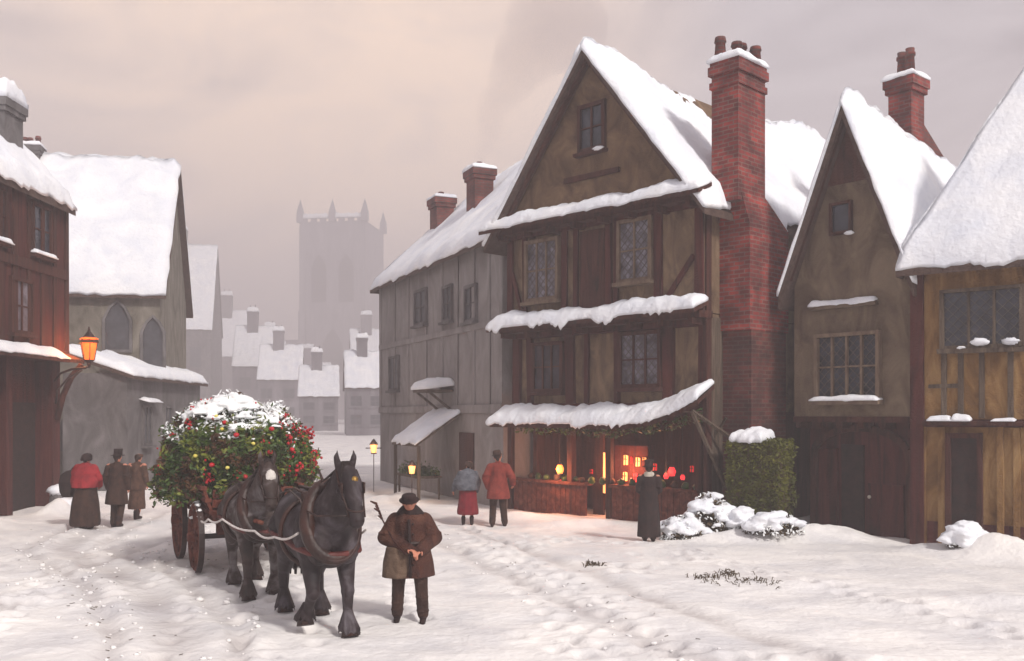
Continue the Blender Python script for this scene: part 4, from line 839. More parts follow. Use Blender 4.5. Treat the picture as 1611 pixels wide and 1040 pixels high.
# left group, seen from behind
X, Y = gp(135, 832)
def basket(root, J, sc, fin):
    b = MB(); b.loft([(.62, .42, .02, .15, .13), (.72, .42, .02, .2, .18), (.9, .42, .02, .22, .2), (1.05, .42, .02, .2, .17), (1.15, .41, .02, .1, .1)], 20, 4, .04); fin(b, 'bundle', 'black', .016)
G = 'people on the snowy street seen from behind'
r_ = person('woman in a red shawl, black bonnet and long dark skirt, leftmost on the street', X, Y, R(175), 1.78, dict(hd=(0, -.04, 1.60), elL=(.33, .0, 1.15), wrL=(.30, -.12, 1.02), elR=(-.32, .03, 1.16), wrR=(-.26, -.14, 1.0)), top='redwool', topm='jacket', hat='bonnet', skirt=('dark', .08, 1.0), coat_len=.97, wide=1.2, shawl='redwool', group=G)
bx, by = X-.42, Y+.02; b = MB(); b.loft([(0, 0, 0, .13, .11), (.12, 0, 0, .19, .17), (.34, 0, 0, .21, .19), (.52, 0, 0, .17, .14), (.62, .02, 0, .05, .05)], 24, 5, .05); b.tube([(.02, 0, .58), (.12, 0, .7), (.24, .0, .62)], .02, 8)
tag(b.build('cloth_bundle', 'black', None, remesh=.018), 'round black cloth bundle on the left arm of the red-shawled woman', 'bundle').location = (bx, by, .74)
X, Y = gp(184, 829)
person('slim man in a dark coat and tall hat walking beside the red-shawled woman', X, Y, R(178), 1.80, dict(knL=(.1, -.1, .5), anL=(.09, -.02, .09), knR=(-.1, .0, .5), anR=(-.13, .2, .13)), top='dark', hat='tall', coat_len=.55, wide=1.03, group=G)
X, Y = gp(216, 818)
person('faint figure in a brown coat and cap, third from the left edge', X, Y, R(172), 1.70, dict(hd=(.0, -.05, 1.6), knL=(.1, -.12, .5), anL=(.1, -.1, .09), anR=(-.13, .22, .14)), top='brown', hat='cap', hatm='brown', skirt=('brown', .30, .85), coat_len=.8, wide=.95, group=G)
# centre couple
X, Y = gp(736, 825)
person('short woman in a grey shawl and deep red skirt walking left of the red-coated man', X, Y, R(185), 1.58, dict(hd=(-.03, -.08, 1.6), elL=(.32, -.05, 1.15), wrL=(.38, -.14, .95), elR=(-.28, 0, 1.15), anR=(-.10, .08, .1)), top='greywool', topm='jacket', hat='bonnet', hatm='dark', skirt=('maroon', .30, .92), coat_len=.97, wide=1.12, shawl='greywool', group=G)
X, Y = gp(784, 827)
person('man in a rust red coat and dark hat walking nearest the shop', X, Y, R(180), 1.80, dict(hd=(.02, -.03, 1.62), elL=(.30, .02, 1.14), elR=(-.32, .06, 1.16), wrR=(-.34, -.1, 1.0), knL=(.12, -.02, .5), anL=(.14, .10, .1), anR=(-.15, .02, .09)), top='rustcoat', hat='hat', hatm='dark', coat_len=.66, wide=1.15, legs='dark', group=G)
X, Y = gp(1021, 851)
person('dark figure in a long black coat with a pale scarf looking into the shop', X, Y, R(170), 1.68, dict(hd=(.0, -.02, 1.6), knL=(.1, 0, .5), anL=(.09, 0, .09), knR=(-.1, 0, .5), anR=(-.09, 0, .09), elL=(.22, -.03, 1.15), wrL=(.15, -.2, 1.05), elR=(-.22, -.03, 1.15), wrR=(-.15, -.2, 1.05)), top='black', hat='tall', coat_len=.12, wide=1.02, scarf='whitecloth', group=G)
# ------------------------------------------------------------------ horses
def horse(label, X, Y, ang, m, pose, blaze=False, s=1.0, turn=0.0, med=False, hx=.0):
    root = empty('cart_horse', (X, Y, gh(X, Y)-.03), ang, label, 'horse', 'heavy horses drawing the wagon in tandem'); b = MB()
    b.cap((0, -.62, 1.22), (0, -.1, 1.20), .36, .42, 18); b.cap((0, -.1, 1.20), (0, .62, 1.30), .42, .40, 18); b.ell((0, .78, 1.30), (.36, .36, .38), 18, 12); b.ell((0, -.72, 1.18), (.34, .24, .36), 18, 12); b.ell((0, -.35, 1.52), (.16, .3, .14))
    hd = lambda x, y, z: (x+hx*max(0, (-.8-y))*1.6, y, z)
    nk = [(0, -.62, 1.38), hd(0, -.92, 1.62), hd(0, -1.08, 1.86), hd(0, -1.13, 1.98)]
    b.cap(nk[0], nk[1], .30, .225, 16); b.cap(nk[1], nk[2], .225, .16, 16); b.cap(nk[2], nk[3], .16, .13)
    P0, P1, P2, P3 = hd(0, -1.16, 2.02), hd(0, -1.30, 1.86), hd(0, -1.40, 1.62), hd(0, -1.44, 1.47)
    b.cap(P0, P1, .115, .13, 14); b.cap(P1, P2, .13, .088, 14); b.cap(P2, P3, .088, .092, 14); b.ell(hd(0, -1.43, 1.43), (.085, .07, .06)); b.ell(hd(0, -1.22, 1.78), (.11, .15, .13))
    for sx in (-1, 1):
        e = Vector(hd(sx*.085, -1.14, 2.08)); b.cap(e, e+Vector((sx*.02, -.01, .10)), .042, .036); b.cap(e+Vector((sx*.02, -.01, .08)), e+Vector((sx*.01, -.02, .19)), .034, .008)
        b.cap(hd(sx*.115, -1.30, 1.84), hd(sx*.11, -1.33, 1.80), .028, .024, 8)
        for a in (0, 1):
            k = ('f' if a == 0 else 'h')+('L' if sx > 0 else 'R'); J = [Vector(p) for p in pose[k]]
            if a == 0: rr = (.19, .125, .078, .054, .058)
            else: rr = (.26, .165, .085, .056, .058)
            for i in range(4): b.cap(J[i], J[i+1], rr[i], rr[i+1], 12)
            b.ell(J[2], (.088, .098, .1), 10, 8); b.ell(J[3], (.07, .075, .07), 10, 8)
        b.ell((sx*.17, -.86, 1.12), (.16, .15, .24)); b.ell((sx*.27, -.55, 1.22), (.14, .25, .30)); b.cap(hd(sx*.07, -1.30, 1.74), hd(sx*.075, -1.24, 1.78), .075, .08, 10)
    b.v = [tuple(Vector(v)*s) for v in b.v]; b.build('body', m, root, remesh=.016*s, sm=3)
    def fin(mb, n, mt, par=root, rm=None, sm=3): mb.v = [tuple(Vector(v)*s) for v in mb.v]; return mb.build(n, mt, par, True, remesh=rm, sm=sm)
    for k in ('fL', 'fR', 'hL', 'hR'):
        J = pose[k]; h = Vector(J[4]); q = MB(); q.tube([h+Vector((0, -.01, .05)), h+Vector((0, -.05, -.075))], [.078, .108], 14); fin(q, 'hoof', 'leather')
        q = MB(); d = Vector(J[3])
        for i in range(34):
            a = 6.28*i/34; q.cap(d+Vector((.045*math.cos(a), .045*math.sin(a), random.uniform(.06, .12))), h+Vector((.135*math.cos(a), .135*math.sin(a)-.01, random.uniform(-.06, .03))), .020, .009, 6)
        fin(q, 'feather', m, rm=.013, sm=1)
    q = MB()
    for i in range(130):
        t = random.random(); c = Vector(nk[0]).lerp(Vector(nk[3]), t) if t < .7 else Vector(nk[2]).lerp(Vector(P0), (t-.5)*1.4); c = c+Vector((random.uniform(-.03, .03), .17-.06*t, .10)); sx = random.choice((-1, 1)); q.cap(c, c+Vector((sx*random.uniform(.1, .22), random.uniform(-.02, .08), -random.uniform(.15, .35))), .025, .006, 6)
    for i in range(16): c = Vector(P0)+Vector((random.uniform(-.05, .05), -.05, .10)); q.cap(c, c+Vector((random.uniform(-.05, .05), -.10, -.16)), .02, .006, 6)
    fin(q, 'mane', 'mane')
    q = MB()
    for i in range(24): x = random.uniform(-.06, .06); q.cap((x, 1.12, 1.42), (x*2, 1.22+random.uniform(-.04, .06), random.uniform(.45, .8)), .035, .012, 6)
    fin(q, 'tail', 'mane')
    q = MB()
    for sx in (-1, 1): q.ell(hd(sx*.128, -1.325, 1.825), (.018, .02, .018), 8, 6)
    fin(q, 'eyes', 'leather')
    q = MB()
    for sx in (-1, 1): q.ell(hd(sx*.04, -1.515, 1.47), (.014, .014, .018), 8, 6)
    fin(q, 'nostrils', 'black')
    if blaze: q = MB(); c0, c1 = Vector(hd(0, -1.375, 1.93)), Vector(hd(0, -1.40, 1.80)); q.ell((c0+c1)/2, (.078, .05, .12), 12, 8, lump=.2, ls=8); fin(q, 'white_star', 'blaze')
    # harness
    q = MB(); pts = []; n = 28
    for k in range(n+1):
        a = 2*math.pi*k/n; x = .30*math.cos(a)*(1-.12*math.sin(a)); zz = .43*math.sin(a); pts.append((x, -.80+zz*.42, 1.40+zz))
    q.tube(pts, [.075+.02*math.sin(2*math.pi*k/n-1.57) for k in range(n+1)], 10, False); col = fin(q, 'collar', 'leather')
    q = MB(); pts = [(p[0]*1.03, p[1]-.06, 1.40+(p[2]-1.40)*1.05) for p in pts]; q.tube(pts[1:14], .02, 8); q.tube(pts[15:28], .02, 8)
    for sx in (-1, 1): q.cap((sx*.07, -.66, 1.86), (sx*.12, -.62, 2.02), .02, .01, 8)
    fin(q, 'hames', 'iron', col)
    q = MB(); lo = [(.46*math.cos(a), -.06+.02*math.sin(a), 1.20+.45*math.sin(a)) for a in [6.2832*k/24 for k in range(25)]]; q.tube(lo, .03, 8, False); q.cap((-.14, -.06, 1.64), (.14, -.06, 1.64), .07, .07); fin(q, 'saddle_strap', 'leather')
    q = MB(); q.tube([(.40, -.05, 1.12), (.385, -.55, 1.08), (.30, -.90, 1.05), (.12, -1.0, 1.02), (-.12, -1.0, 1.02), (-.30, -.90, 1.05), (-.385, -.55, 1.08), (-.40, -.05, 1.12)], .042, 8); q.tube([(.40, -.05, 1.12), (.44, .5, 1.12), (.38, 1.05, 1.12), (0, 1.2, 1.15), (-.38, 1.05, 1.12), (-.44, .5, 1.12), (-.40, -.05, 1.12)], .03, 8); fin(q, 'breast_strap', 'redleather')
    br = MB()
    def band(p, rx, ry, tilt=0): c = Vector(p); br.tube([c+Vector((rx*math.cos(a), ry*math.sin(a), tilt*math.sin(a))) for a in [6.2832*k/18 for k in range(19)]], .013, 6, False)
    band(hd(0, -1.405, 1.60), .098, .098, .03); band(hd(0, -1.25, 1.90), .13, .135, .05)
    for sx in (-1, 1): br.tube([hd(sx*.12, -1.17, 2.03), hd(sx*.138, -1.30, 1.84), hd(sx*.102, -1.40, 1.62), hd(sx*.095, -1.44, 1.5)], .012, 6)
    bo = fin(br, 'bridle', 'leather')
    for sx in (-1, 1): q = MB(); q.tube([hd(sx*.09, -1.42, 1.52), (sx*.26, -1.1, 1.50), (sx*.32, -.75, 1.55), (sx*.25, -.2, 1.62), (sx*.22, .5, 1.68), (sx*.24, 1.05, 1.60)], .012, 6); fin(q, 'rein', 'leather')
    q = MB()
    for sx in (-1, 1): q.tube([(sx*.13, -.06, 1.66), (sx*.15, .5, 1.70), (sx*.18, .95, 1.66), (sx*.40, 1.02, 1.15)], .018, 6)
    q.tube([(0, 1.15, 1.5), (0, .9, 1.70), (0, .4, 1.71), (0, -.06, 1.70)], .022, 6); fin(q, 'back_strap', 'leather')
    for sx in (-1, 1):
        w = MB(); c = Vector(hd(sx*.132, -1.315, 1.83)); w.box(c.x-.008, c.x+.008, c.y-.07, c.y+.06, c.z-.06, c.z+.065, .005); fin(w, 'blinker', 'leather', bo)
    if med:
        q = MB(); c = Vector(hd(0, -1.385, 1.93)); q.tube([c+Vector((0, .02, 0)), c+Vector((0, -.02, .005))], [.042, .036], 16); q.ell(c+Vector((0, -.02, 0)), (.02, .01, .02), 8, 6); fin(q, 'brass_face_piece', 'brass', bo)
    return root
A_ = math.atan2(.46, .89)  # heading of the wagon: (.46,-.89)
walk1 = dict(fL=[(.22, -.62, 1.10), (.22, -.60, .88), (.21, -.74, .54), (.21, -.74, .20), (.21, -.80, .08)],
             fR=[(-.22, -.62, 1.10), (-.22, -.66, .86), (-.23, -.80, .56), (-.25, -.60, .30), (-.26, -.50, .20)],
             hL=[(.20, .72, 1.18), (.22, .48, .92), (.20, .72, .55), (.20, .60, .20), (.20, .54, .08)],
             hR=[(-.20, .72, 1.18), (-.22, .55, .92), (-.20, .98, .56), (-.20, .98, .22), (-.20, .93, .08)])
walk2 = dict(fL=walk1['fL'][:2]+[(.21, -.64, .54), (.21, -.58, .20), (.21, -.62, .08)], fR=[(-.22, -.62, 1.10), (-.22, -.60, .88), (-.21, -.72, .54), (-.22, -.76, .20), (-.22, -.82, .08)], hL=[(.20, .72, 1.18), (.22, .55, .92), (.20, .95, .56), (.20, .92, .22), (.20, .87, .08)], hR=[(-.20, .72, 1.18), (-.22, .48, .92), (-.20, .76, .55), (-.20, .66, .20), (-.20, .60, .08)])
H1 = (-2.50, 12.15); H2 = (-3.95, 14.55)
horse('dark lead horse with a brass face piece, in front beside the bowed man', *H1, A_-R(2), 'horse', walk1, s=1.0, med=True, hx=.12)
horse('brown-grey shaft horse with a white star between the lead horse and the wagon', *H2, A_-R(2), 'horse2', walk2, True, .96)
def rot(p, a): return (p[0]*math.cos(a)-p[1]*math.sin(a), p[0]*math.sin(a)+p[1]*math.cos(a))
def loc_at(c, x, y, a): q = rot((x, y), a); return (c[0]+q[0], c[1]+q[1])
# traces from the wagon to the lead horse
for sx, lb in ((-1, 'pale snow-dusted trace rope along the near side of both horses'), (1, 'pale trace rope along the far side of both horses')):
    p = [loc_at(H1, sx*.42, -.75, A_), loc_at(H1, sx*.50, .1, A_), loc_at(H1, sx*.52, 1.15, A_), loc_at(H2, sx*.55, -.5, A_), loc_at(H2, sx*.58, .5, A_), loc_at(H2, sx*.58, 1.25, A_)]
    zs = [1.28, 1.14, 1.10, 1.16, 1.06, .98]; pts = []
    for i in range(5):
        for k in range(6): t = k/6; pts.append((p[i][0]*(1-t)+p[i+1][0]*t, p[i][1]*(1-t)+p[i+1][1]*t, zs[i]*(1-t)+zs[i+1]*t-.05*math.sin(math.pi*t)+.006*nz(i*3, k)))
    q = MB(); q.tube(pts, .015, 8); tag(q.build('trace_rope', 'rope', None, True), lb, 'rope')
# ------------------------------------------------------------------ wagon and load
WC = (-5.0, 17.25)
def wagon():
    root = empty('farm_wagon', (*WC, gh(*WC)-.02), A_, 'old red-brown farm wagon drawn by two horses and heaped with greenery', 'wagon')
    b = MB(); b.box(-.62, .62, -1.45, 1.5, .86, .94); b.box(-.08, .08, -1.3, 1.4, .62, .86); b.box(-.5, .5, -1.0, -.86, .62, .86); b.box(-.5, .5, .86, 1.0, .62, .86); b.build('bed', 'cartwood', root)
    for sx in (-1, 1):
        s = MB(); n = 10
        for i in range(n): y = -1.45+2.95*i/(n-1); s.beam((sx*.62, y, .9), (sx*.80, y, 1.45), .05)
        for z, x in ((1.05, .67), (1.25, .73), (1.45, .80)): s.beam((sx*x, -1.5, z), (sx*x, 1.55, z), .06, .10)
        s.build('side_rail', 'cartwood', root)
    s = MB(); [s.box(-.66, .66, -1.5, -1.45, .95+.17*i, 1.09+.17*i, .01) for i in range(3)]; s.build('front_board', 'cartwood', root)
    s = MB(); [s.box(-.66, .66, 1.5, 1.55, .95+.17*i, 1.09+.17*i, .01) for i in range(3)]; s.build('tail_board', 'cartwood', root)
    for x in (-.36, .36): s = MB(); s.tube([(x, -1.3, .72), (x*1.25, -1.9, .95), (x*1.4, -2.9, 1.12), (x*1.3, -4.2, 1.15)], [.05, .05, .042, .03], 8); s.build('shaft', 'cartwood', root, True)
    for y, r in ((-.95, .60), (.93, .70)):
        a = MB(); a.tube([(-.86, y, r-.0), (.86, y, r)], .045, 8); a.build('axle', 'iron', root, True)
        for sx in (-1, 1):
            w = MB(); c = Vector((sx*.84, y, r)); n = 32
            w.tube([c+Vector((0, (r-.06)*math.cos(6.2832*k/n), (r-.06)*math.sin(6.2832*k/n))) for k in range(n+1)], .052, 8, False); wo = w.build('wheel', 'cartwood', root, True)
            t = MB(); vs = []
            for k in range(n):
                q = 6.2832*k/n
                for dx, rr in ((-.045, r-.012), (.045, r-.012), (.045, r+.012), (-.045, r+.012)): vs.append(c+Vector((dx, rr*math.cos(q), rr*math.sin(q))))
            t.add(vs, [(k*4+i, k*4+(i+1) % 4, ((k+1) % n)*4+(i+1) % 4, ((k+1) % n)*4+i) for k in range(n) for i in range(4)]); t.build('tyre', 'iron', wo)
            t = MB(); t.tube([c-Vector((sx*.12, 0, 0)), c, c+Vector((sx*.14, 0, 0))], [.09, .12, .07], 14); t.build('hub', 'cartwood', wo, True)
            t = MB()
            for k in range(12): q = 6.2832*k/12; t.tube([c+Vector((0, .08*math.cos(q), .08*math.sin(q))), c+Vector((0, (r-.08)*math.cos(q), (r-.08)*math.sin(q)))], [.032, .022], 6)
            t.build('spokes', 'cartwood', wo, True)
            t = MB(); 
            for k in range(9): q = .5+k*.25; t.ell(c+Vector((0, (r-.1)*math.cos(q), (r+.01)*math.sin(q))), (.05, .09, .035), 8, 6, lump=.4, ls=7)
            t.build('snow', 'icesnow', wo, True)
wagon()
def leafq(q, c, s_, n=None):
    d1 = Vector((random.gauss(0, 1), random.gauss(0, 1), random.gauss(0, .8))).normalized(); r = Vector((random.gauss(0, 1), random.gauss(0, 1), random.gauss(0, 1))); d2 = d1.cross(r).normalized(); d3 = d1.cross(d2)
    a = s_; q.add([c-d1*a, c-d1*a*.3+d2*a*.42, c+d1*a*.4+d2*a*.34, c+d1*a, c+d1*a*.4-d2*a*.34, c-d1*a*.3-d2*a*.42, c+d3*a*.14], [(0, 6, 1), (1, 6, 2), (2, 6, 3), (3, 6, 4), (4, 6, 5), (5, 6, 0)])
def load():
    root = empty('holly_load', (*WC, .98), A_, 'great heap of snow-topped holly and evergreen with red berries on the wagon', 'holly heap')
    def surf(u, v, k=1.0):                     # u around, v from the top down (0..1)
        t = v*math.pi*.62; ct, st = math.cos(t), math.sin(t); d = Vector((st*math.cos(u), st*math.sin(u), ct))
        lump = 1+.16*noise.noise(d*2.1+Vector((3, 1, 2)))+.10*noise.noise(d*5.5); p = Vector((d.x*1.30, d.y*1.6, d.z*1.16+.76)); p.z = .72+(p.z-.72)*(1 if p.z > .72 else 1.3)
        return Vector((0, 0, .72))+(p-Vector((0, 0, .72)))*lump*k, d
    core = MB(); nu, nv = 40, 20; vs = []
    for j in range(nv+1):
        for i in range(nu): vs.append(surf(6.2832*i/nu, max(.001, j/nv), .90)[0])
    vs.append(Vector((0, 0, .0))); e = len(vs)-1
    core.add(vs, [(j*nu+i, (j+1)*nu+i, (j+1)*nu+(i+1) % nu, j*nu+(i+1) % nu) for j in range(nv) for i in range(nu)]+[(nv*nu+i, e, nv*nu+(i+1) % nu) for i in range(nu)]); core.build('packed_twigs', 'leaf', root)
    lg = MB(); lf = MB(); bn = MB(); by = MB(); sn = MB(); ye = MB()
    for i in range(15000):
        u = random.uniform(0, 6.2832); v = math.acos(1-random.random()*1.35)/(math.pi*.62); v = min(v, 1); n_ = noise.noise(Vector((u*1.5, v*5, 0)))
        k = random.uniform(.88, 1.04)+(.09*random.random() if n_ > .1 else 0); p, d = surf(u, v, k); s_ = random.uniform(.03, .07)
        snowy = (.5+.5*noise.noise(p*4.2))*1.0+d.z*1.25+.3*noise.noise(p*11)
        if snowy > 1.30 and random.random() < .8: sn_ = random.uniform(.03, .06); leafq(sn, p+Vector((0, 0, .02)), s_*.75)
        elif noise.noise(p*2.6+Vector((9, 0, 0)))+random.gauss(0, .1) > .22: leafq(bn, p, s_)
        elif noise.noise(p*3.1+Vector((0, 7, 0)))+random.gauss(0, .14) > .08: leafq(lg, p, s_)
        else: leafq(lf, p, s_)
    for i in range(60):                         # berry clusters
        u = random.uniform(0, 6.2832); v = random.uniform(.18, .85)
        rd = abs(((u+math.pi*.9) % 6.2832)-3.14)
        p, d = surf(u, v, 1.03)
        for k in range(random.randint(3, 9)): r_ = random.uniform(.016, .028); by.ell(p+Vector((random.gauss(0, .045), random.gauss(0, .045), random.gauss(0, .04))), (r_, r_, r_), 6, 4)
    for i in range(13):                          # denser red on the right flank as seen
        u = random.gauss(-.25, .32); v = random.uniform(.5, .85); p, d = surf(u, v, 1.05)
        for k in range(12): r_ = random.uniform(.018, .034); by.ell(p+Vector((random.gauss(0, .05), random.gauss(0, .05), random.gauss(0, .06))), (r_, r_, r_), 6, 4)
    for (u, v) in ((-2.0, .5), (-2.3, .7), (-1.9, .78), (-1.6, .62), (-2.2, .35), (-1.2, .6), (-1.5, .45)):
        p, d = surf(u, v, 1.06); ye.ell(p, (.035, .035, .03), 10, 8); 
        p, d = surf(u+.2, v+.06, 1.06); by.ell(p, (.048, .048, .04), 10, 8)
    cp = MB()
    for i in range(900):
        u = random.uniform(0, 6.2832); v = abs(random.gauss(0, .26)); 
        if v > .62: continue
        p, d = surf(u, v, 1.0); g = noise.noise(p*3.0)+.5*noise.noise(p*8)
        if g < -.35+v*1.35-.15: continue
        r_ = random.uniform(.05, .11)*(1.1-v); cp.ell(p+Vector((0, 0, .02)), (r_*1.5, r_*1.5, r_*.55), 9, 6, lump=.5, ls=9)
    cp.build('snow_cap', 'icesnow', root, True, remesh=.024, sm=2)
    # branches drooping over the sides
    for i in range(44):
        u = random.uniform(0, 6.2832); p, d = surf(u, random.uniform(.75, 1), 1.0); c = p
        for k in range(20): c = c+Vector((d.x*.012+random.gauss(0, .028), d.y*.012+random.gauss(0, .028), -.011+random.gauss(0, .02))); leafq(lf if random.random() < .8 else bn, c, random.uniform(.03, .065))
    lf.build('holly_leaves', 'leaf', root); lg.build('box_leaves', 'leaflight', root); bn.build('brown_leaves', 'leafbrown', root); by.build('berries', 'berry', root, True)['kind'] = 'stuff'; sn.build('snow', 'icesnow', root); ye.build('yellow_apples', 'yellow', root, True)
load()
# ------------------------------------------------------------------ hedge, snowy shrub, bollard, distant lamps, stall
def hedge():
    x, y = 5.47, 21.0
    root = empty('hedge', (x, y, 0), R(-40), 'tall clipped green hedge with a cap of snow in front of the brick chimney', 'hedge')
    core = MB(); core.box(-.55, .55, -.30, .35, 0, 2.0, .03); core.build('branches', 'straw', root); q = MB()
    for i in range(7500):
        f = random.random(); 
        if f < .5: c = Vector((random.uniform(-.62, .62), -.36+random.gauss(0, .035), random.uniform(.05, 2.08)))
        elif f < .85: c = Vector((random.choice((-.62, .62))+random.gauss(0, .03), random.uniform(-.38, .4), random.uniform(.05, 2.08)))
        else: c = Vector((random.uniform(-.62, .62), random.uniform(-.38, .4), 2.08+random.gauss(0, .03)))
        c += Vector((.06, .06, 0))*nz(c.x*3, c.y*3, c.z*3); leafq(q, c, random.uniform(.025, .05))
    q.build('leaves', 'hedge', root)
    s = MB(); snow_sheet(s, [(-.56, -.38, 2.06), (.2, -.38, 2.06), (.2, .36, 2.08), (-.66, .36, 2.08)], .34, 26, 20, rw=.6, rag=.1, seed=61, drip=.1); s.build('snow', 'snow', root, True)
hedge()
def shrub(px, py, w, h, label, seed, n=1500):
    x, y = gp(px, py); root = empty('snowy_shrub', (x, y, gh(x, y)-.03), 0, label, 'shrub', 'snow-laden shrubs beside the shop')
    random.seed(seed); q = MB(); s = MB(); st = MB(); s2 = MB()
    for i in range(9): a = random.uniform(0, 6.28); st.tube([(0, 0, 0), (w*.3*math.cos(a), w*.3*math.sin(a), h*random.uniform(.5, .9))], [.025, .008], 5)
    for i in range(n):
        d = Vector((random.gauss(0, 1), random.gauss(0, 1), abs(random.gauss(0, 1)))).normalized(); k = random.uniform(.6, 1)*(1+.25*noise.noise(d*2.5+Vector((seed, 0, 0)))); c = Vector((d.x*w*k, d.y*w*.7*k, d.z*h*k))
        leafq(q, c, random.uniform(.03, .06))
    for i in range(90):
        d = Vector((random.gauss(0, .8), random.gauss(0, .8), random.uniform(.25, 1.3))).normalized()
        if noise.noise(d*2.2+Vector((seed*1.3, 4, 0))) < -.16: continue
        k = 1+.25*noise.noise(d*2.5+Vector((seed, 0, 0))); c = Vector((d.x*w*k*.95, d.y*w*.65*k, d.z*h*k*.94)); r_ = random.uniform(.07, .15)
        s.ell(c, (r_*1.2, r_, r_*.5), 10, 7, lump=.6, ls=6)
    for i in range(300):
        d = Vector((random.gauss(0, 1), random.gauss(0, 1), random.uniform(0, 1))).normalized(); c = Vector((d.x*w*1.05, d.y*w*.75, d.z*h*1.02)); s2.mi = 0; leafq(s2, c, .045)
    s2.build('snow_flecks', 'icesnow', root)['kind'] = 'stuff'
    st.build('stems', 'straw', root); q.build('leaves', 'straw' if seed % 2 else 'leafbrown', root); s.build('snow', 'snow', root, True, remesh=.028, sm=2)
shrub(1116, 846,   .55, .90, 'tall snow-laden shrub at the shop corner beside the hedge', 101, 2200)
shrub(1076, 848, .50, .50, 'low rounded shrub buried in snow just right of the black-coated onlooker', 103)
shrub(1168, 848, .28, .45, 'small snow-capped shrub directly below the left side of the hedge', 105, 700)
shrub(1218, 852, .60, .42, 'broad low snow-covered shrub in front of the hedge', 107, 900)
shrub(1520, 872, .40, .42, 'snow-covered low shrub by the dark door of the ochre house', 108, 700)
random.seed(11)
x, y = gp(90, 806); b = MB(); b.loft([(-.1, 0, 0, .22, .22), (.35, 0, 0, .2, .2), (.55, 0, 0, .16, .16), (.62, 0, 0, .08, .08)], 16); root = empty('stone_bollard', (x, y, 0), 0, 'stone bollard capped with snow at the foot of the red house', 'bollard'); b.build('post', 'mistwall2', root, True)
s = MB(); s.ell((0, 0, .6), (.24, .24, .16), lump=.3, ls=3); s.ell((.25, -.1, .15), (.3, .3, .25), lump=.3, ls=3); s.build('snow', 'snow', root, True)
def far_lamp(px, py, d, label, post, s=1.0):
    X = (px-805.5)*d/F; z = CH-(py-HZ)*d/F; g = gh(X, d); root = empty('street_lantern', (X, d, g), 0, label, 'lantern', 'small lit lanterns beside the grey terrace'); z -= g
    b = MB(); b.loft([(z-.16*s, 0, 0, .09*s, .09*s), (z+.12*s, 0, 0, .13*s, .13*s)], 6); b.build('lantern_glass', 'warmpane', root)
    b = MB(); b.loft([(z+.12*s, 0, 0, .16*s, .16*s), (z+.32*s, 0, 0, .02, .02)], 6); b.tube([(0, 0, 0), (0, 0, z-.16*s)], .014, 6); b.loft([(z-.2*s, 0, 0, .1*s, .1*s), (z-.16*s, 0, 0, .1*s, .1*s)], 6)
    if post: b.tube([(-.28, 0, z), (.28, 0, z)], .02, 6)
    b.build('lantern_post', 'iron', root, True); l = lamp('lantern_light', (0, -.3, z), (1, .6, .3), 12, .12); l.parent = root
far_lamp(588, 705, 33, 'small yellow lantern on a low post with a crossbar, left end of the terrace', True)
far_lamp(648, 738, 29, 'small lit lantern on a short post near the snowy awning', False, .85)
# greengrocer boxes under the awning
def stall():
    xm = (axa+axb)/2; wx, wy = f4.w(xm, -1.0)
    root = empty('market_stall', (wx, wy, 0), f4.a, 'low trestle stall of dark greenery under the snowy awning', 'stall')
    b = MB(); b.box(-1.1, 1.1, -.4, .4, .68, .75); [b.beam((x, y, 0), (x, y, .68), .06) for x in (-1.0, 1.0) for y in (-.33, .33)]; b.build('table', 'oldwood', root)
    q = MB()
    for i in range(1500): x = random.uniform(-1.05, 1.05); leafq(q, Vector((x, random.uniform(-.38, .38), .75+abs(random.gauss(0, .12))*(1+.8*nz(x*2, 3)))), .05)
    q.build('greens', 'leaf', root)
stall()
# dead stalks poking out of the snow
def stalks(name, label, spots, n):
    q = MB()
    for (px, py, rx, ry) in spots:
        cx, cy = gp(px, py)
        for i in range(n):
            x = cx+random.gauss(0, rx); y = cy+random.gauss(0, ry)+.25*(x-cx)*(-1 if px > 1150 else .4); z = gh(x, y)-.02; h = random.uniform(.03, .11); a = random.uniform(0, 6.28); l = random.uniform(.02, .12)
            q.tube([(x, y, z), (x+l*.5*math.cos(a), y+l*.5*math.sin(a), z+h*.8), (x+l*math.cos(a), y+l*math.sin(a), z+h*.7)], [.007, .006, .003], 4)
    o = q.build(name, 'straw'); tag(o, label, 'dead grass'); o['kind'] = 'stuff'
stalks('dead_grass', 'brown dead stalks poking through the snow in front of the ochre house', [(1110, 917, .13, .16), (1185, 921, .20, .16), (1150, 905, .1, .2), (932, 893, .08, .10)], 60)
random.seed(5)
q = MB()
for i in range(900):
    pl = random.choice((off(path, .72), off(path, -.72), off(path2, .7), off(path2, -.7), off(path4, .6), path3, path5)); k = random.randrange(len(pl)-1); t = random.random()
    x = pl[k][0]*(1-t)+pl[k+1][0]*t+random.gauss(0, .28); y = pl[k][1]*(1-t)+pl[k+1][1]*t+random.gauss(0, .28)
    if 9 < y < 28: r = random.uniform(.010, .034)*(1 if random.random() < .9 else 1.6); q.ell((x, y, gh(x, y)+r*.3), (r*1.2, r, r*.7), 7, 5, lump=.7, ls=20)
o = q.build('snow_crumbs', 'ground', None, True); tag(o, 'small loose lumps of snow along the wheel ruts', 'snow'); o['kind'] = 'stuff'
q = MB()
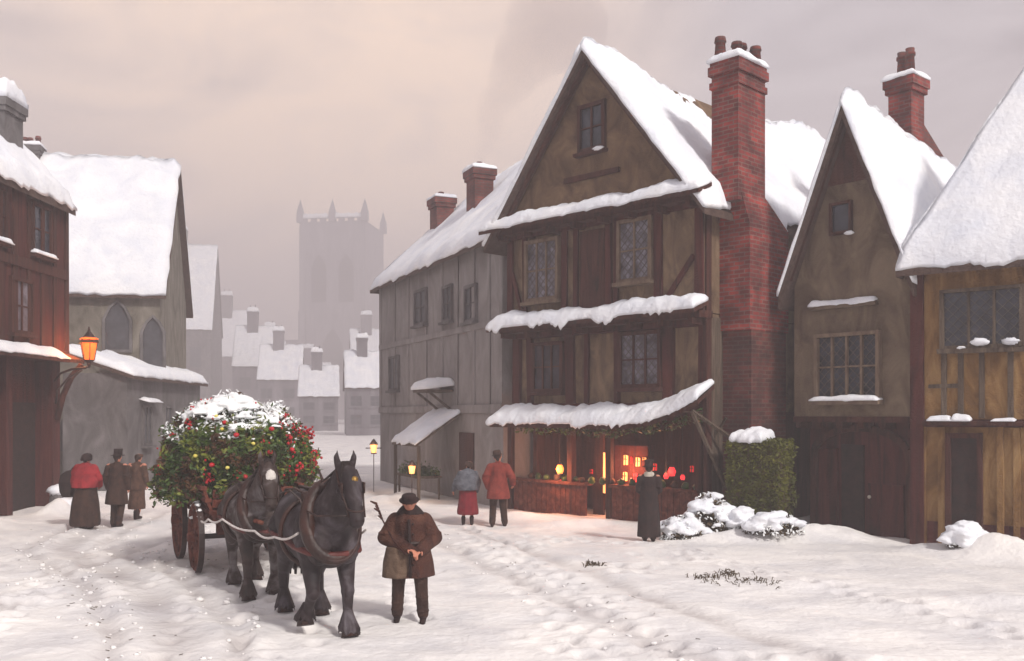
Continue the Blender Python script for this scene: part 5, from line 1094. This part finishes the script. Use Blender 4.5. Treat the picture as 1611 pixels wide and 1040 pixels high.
for i in range(230):
    pl = random.choice((path, off(path, .72), off(path2, .7), path4)); k = random.randrange(len(pl)-1); t = random.random()
    x = pl[k][0]*(1-t)+pl[k+1][0]*t+random.gauss(0, .35); y = pl[k][1]*(1-t)+pl[k+1][1]*t+random.gauss(0, .35); a = random.uniform(0, 6.28); l = random.uniform(.02, .07)
    if 9 < y < 27: z = gh(x, y)+.012; q.tube([(x, y, z), (x+l*math.cos(a), y+l*math.sin(a), gh(x+l*math.cos(a), y+l*math.sin(a))+.01)], .004, 4)
o = q.build('straw_litter', 'straw'); tag(o, 'scattered bits of straw and leaf trodden into the street snow', 'straw'); o['kind'] = 'stuff'
# smoke from the terrace chimney
x, _ = f4.at(757, 350, 2.0); cx, cy = f4.w(x, 1.95); q = MB(); p = Vector((cx, cy, 11.4)); r = .22
for i in range(16):
    q.ell(p, (r*1.2, r, r*1.1), 14, 10, lump=.35, ls=1.3/r); p = p+Vector((.02+.022*i+.1*math.sin(i*1.1), .03, .34)); r *= 1.135
o = q.build('chimney_smoke', 'snow', None, True, remesh=.10, sm=4); tag(o, 'thin grey smoke rising from the terrace chimney beside the tall gable', 'smoke'); o['kind'] = 'stuff'; o.data.materials.clear()
sk = bpy.data.materials.new('smoke'); sk.use_nodes = True; t = sk.node_tree; t.nodes.clear(); o_ = t.nodes.new('ShaderNodeOutputMaterial'); v_ = t.nodes.new('ShaderNodeVolumePrincipled')
v_.inputs['Color'].default_value = (.55, .5, .52, 1); v_.inputs['Density'].default_value = .2; t.links.new(v_.outputs[0], o_.inputs['Volume']); o.data.materials.append(sk)
# ------------------------------------------------------------------ haze
hz = MB(); hz.box(-340, 340, -8, 760, -2, 105); ho = hz.build('haze', 'snow'); ho['kind'] = 'stuff'; ho.data.materials.clear()
hm = bpy.data.materials.new('haze'); hm.use_nodes = True; t = hm.node_tree; t.nodes.clear(); o_ = t.nodes.new('ShaderNodeOutputMaterial'); v_ = t.nodes.new('ShaderNodeVolumePrincipled')
v_.inputs['Color'].default_value = (.70, .665, .68, 1); v_.inputs['Density'].default_value = .0042; v_.inputs['Anisotropy'].default_value = .1
t.links.new(v_.outputs[0], o_.inputs['Volume']); ho.data.materials.append(hm)
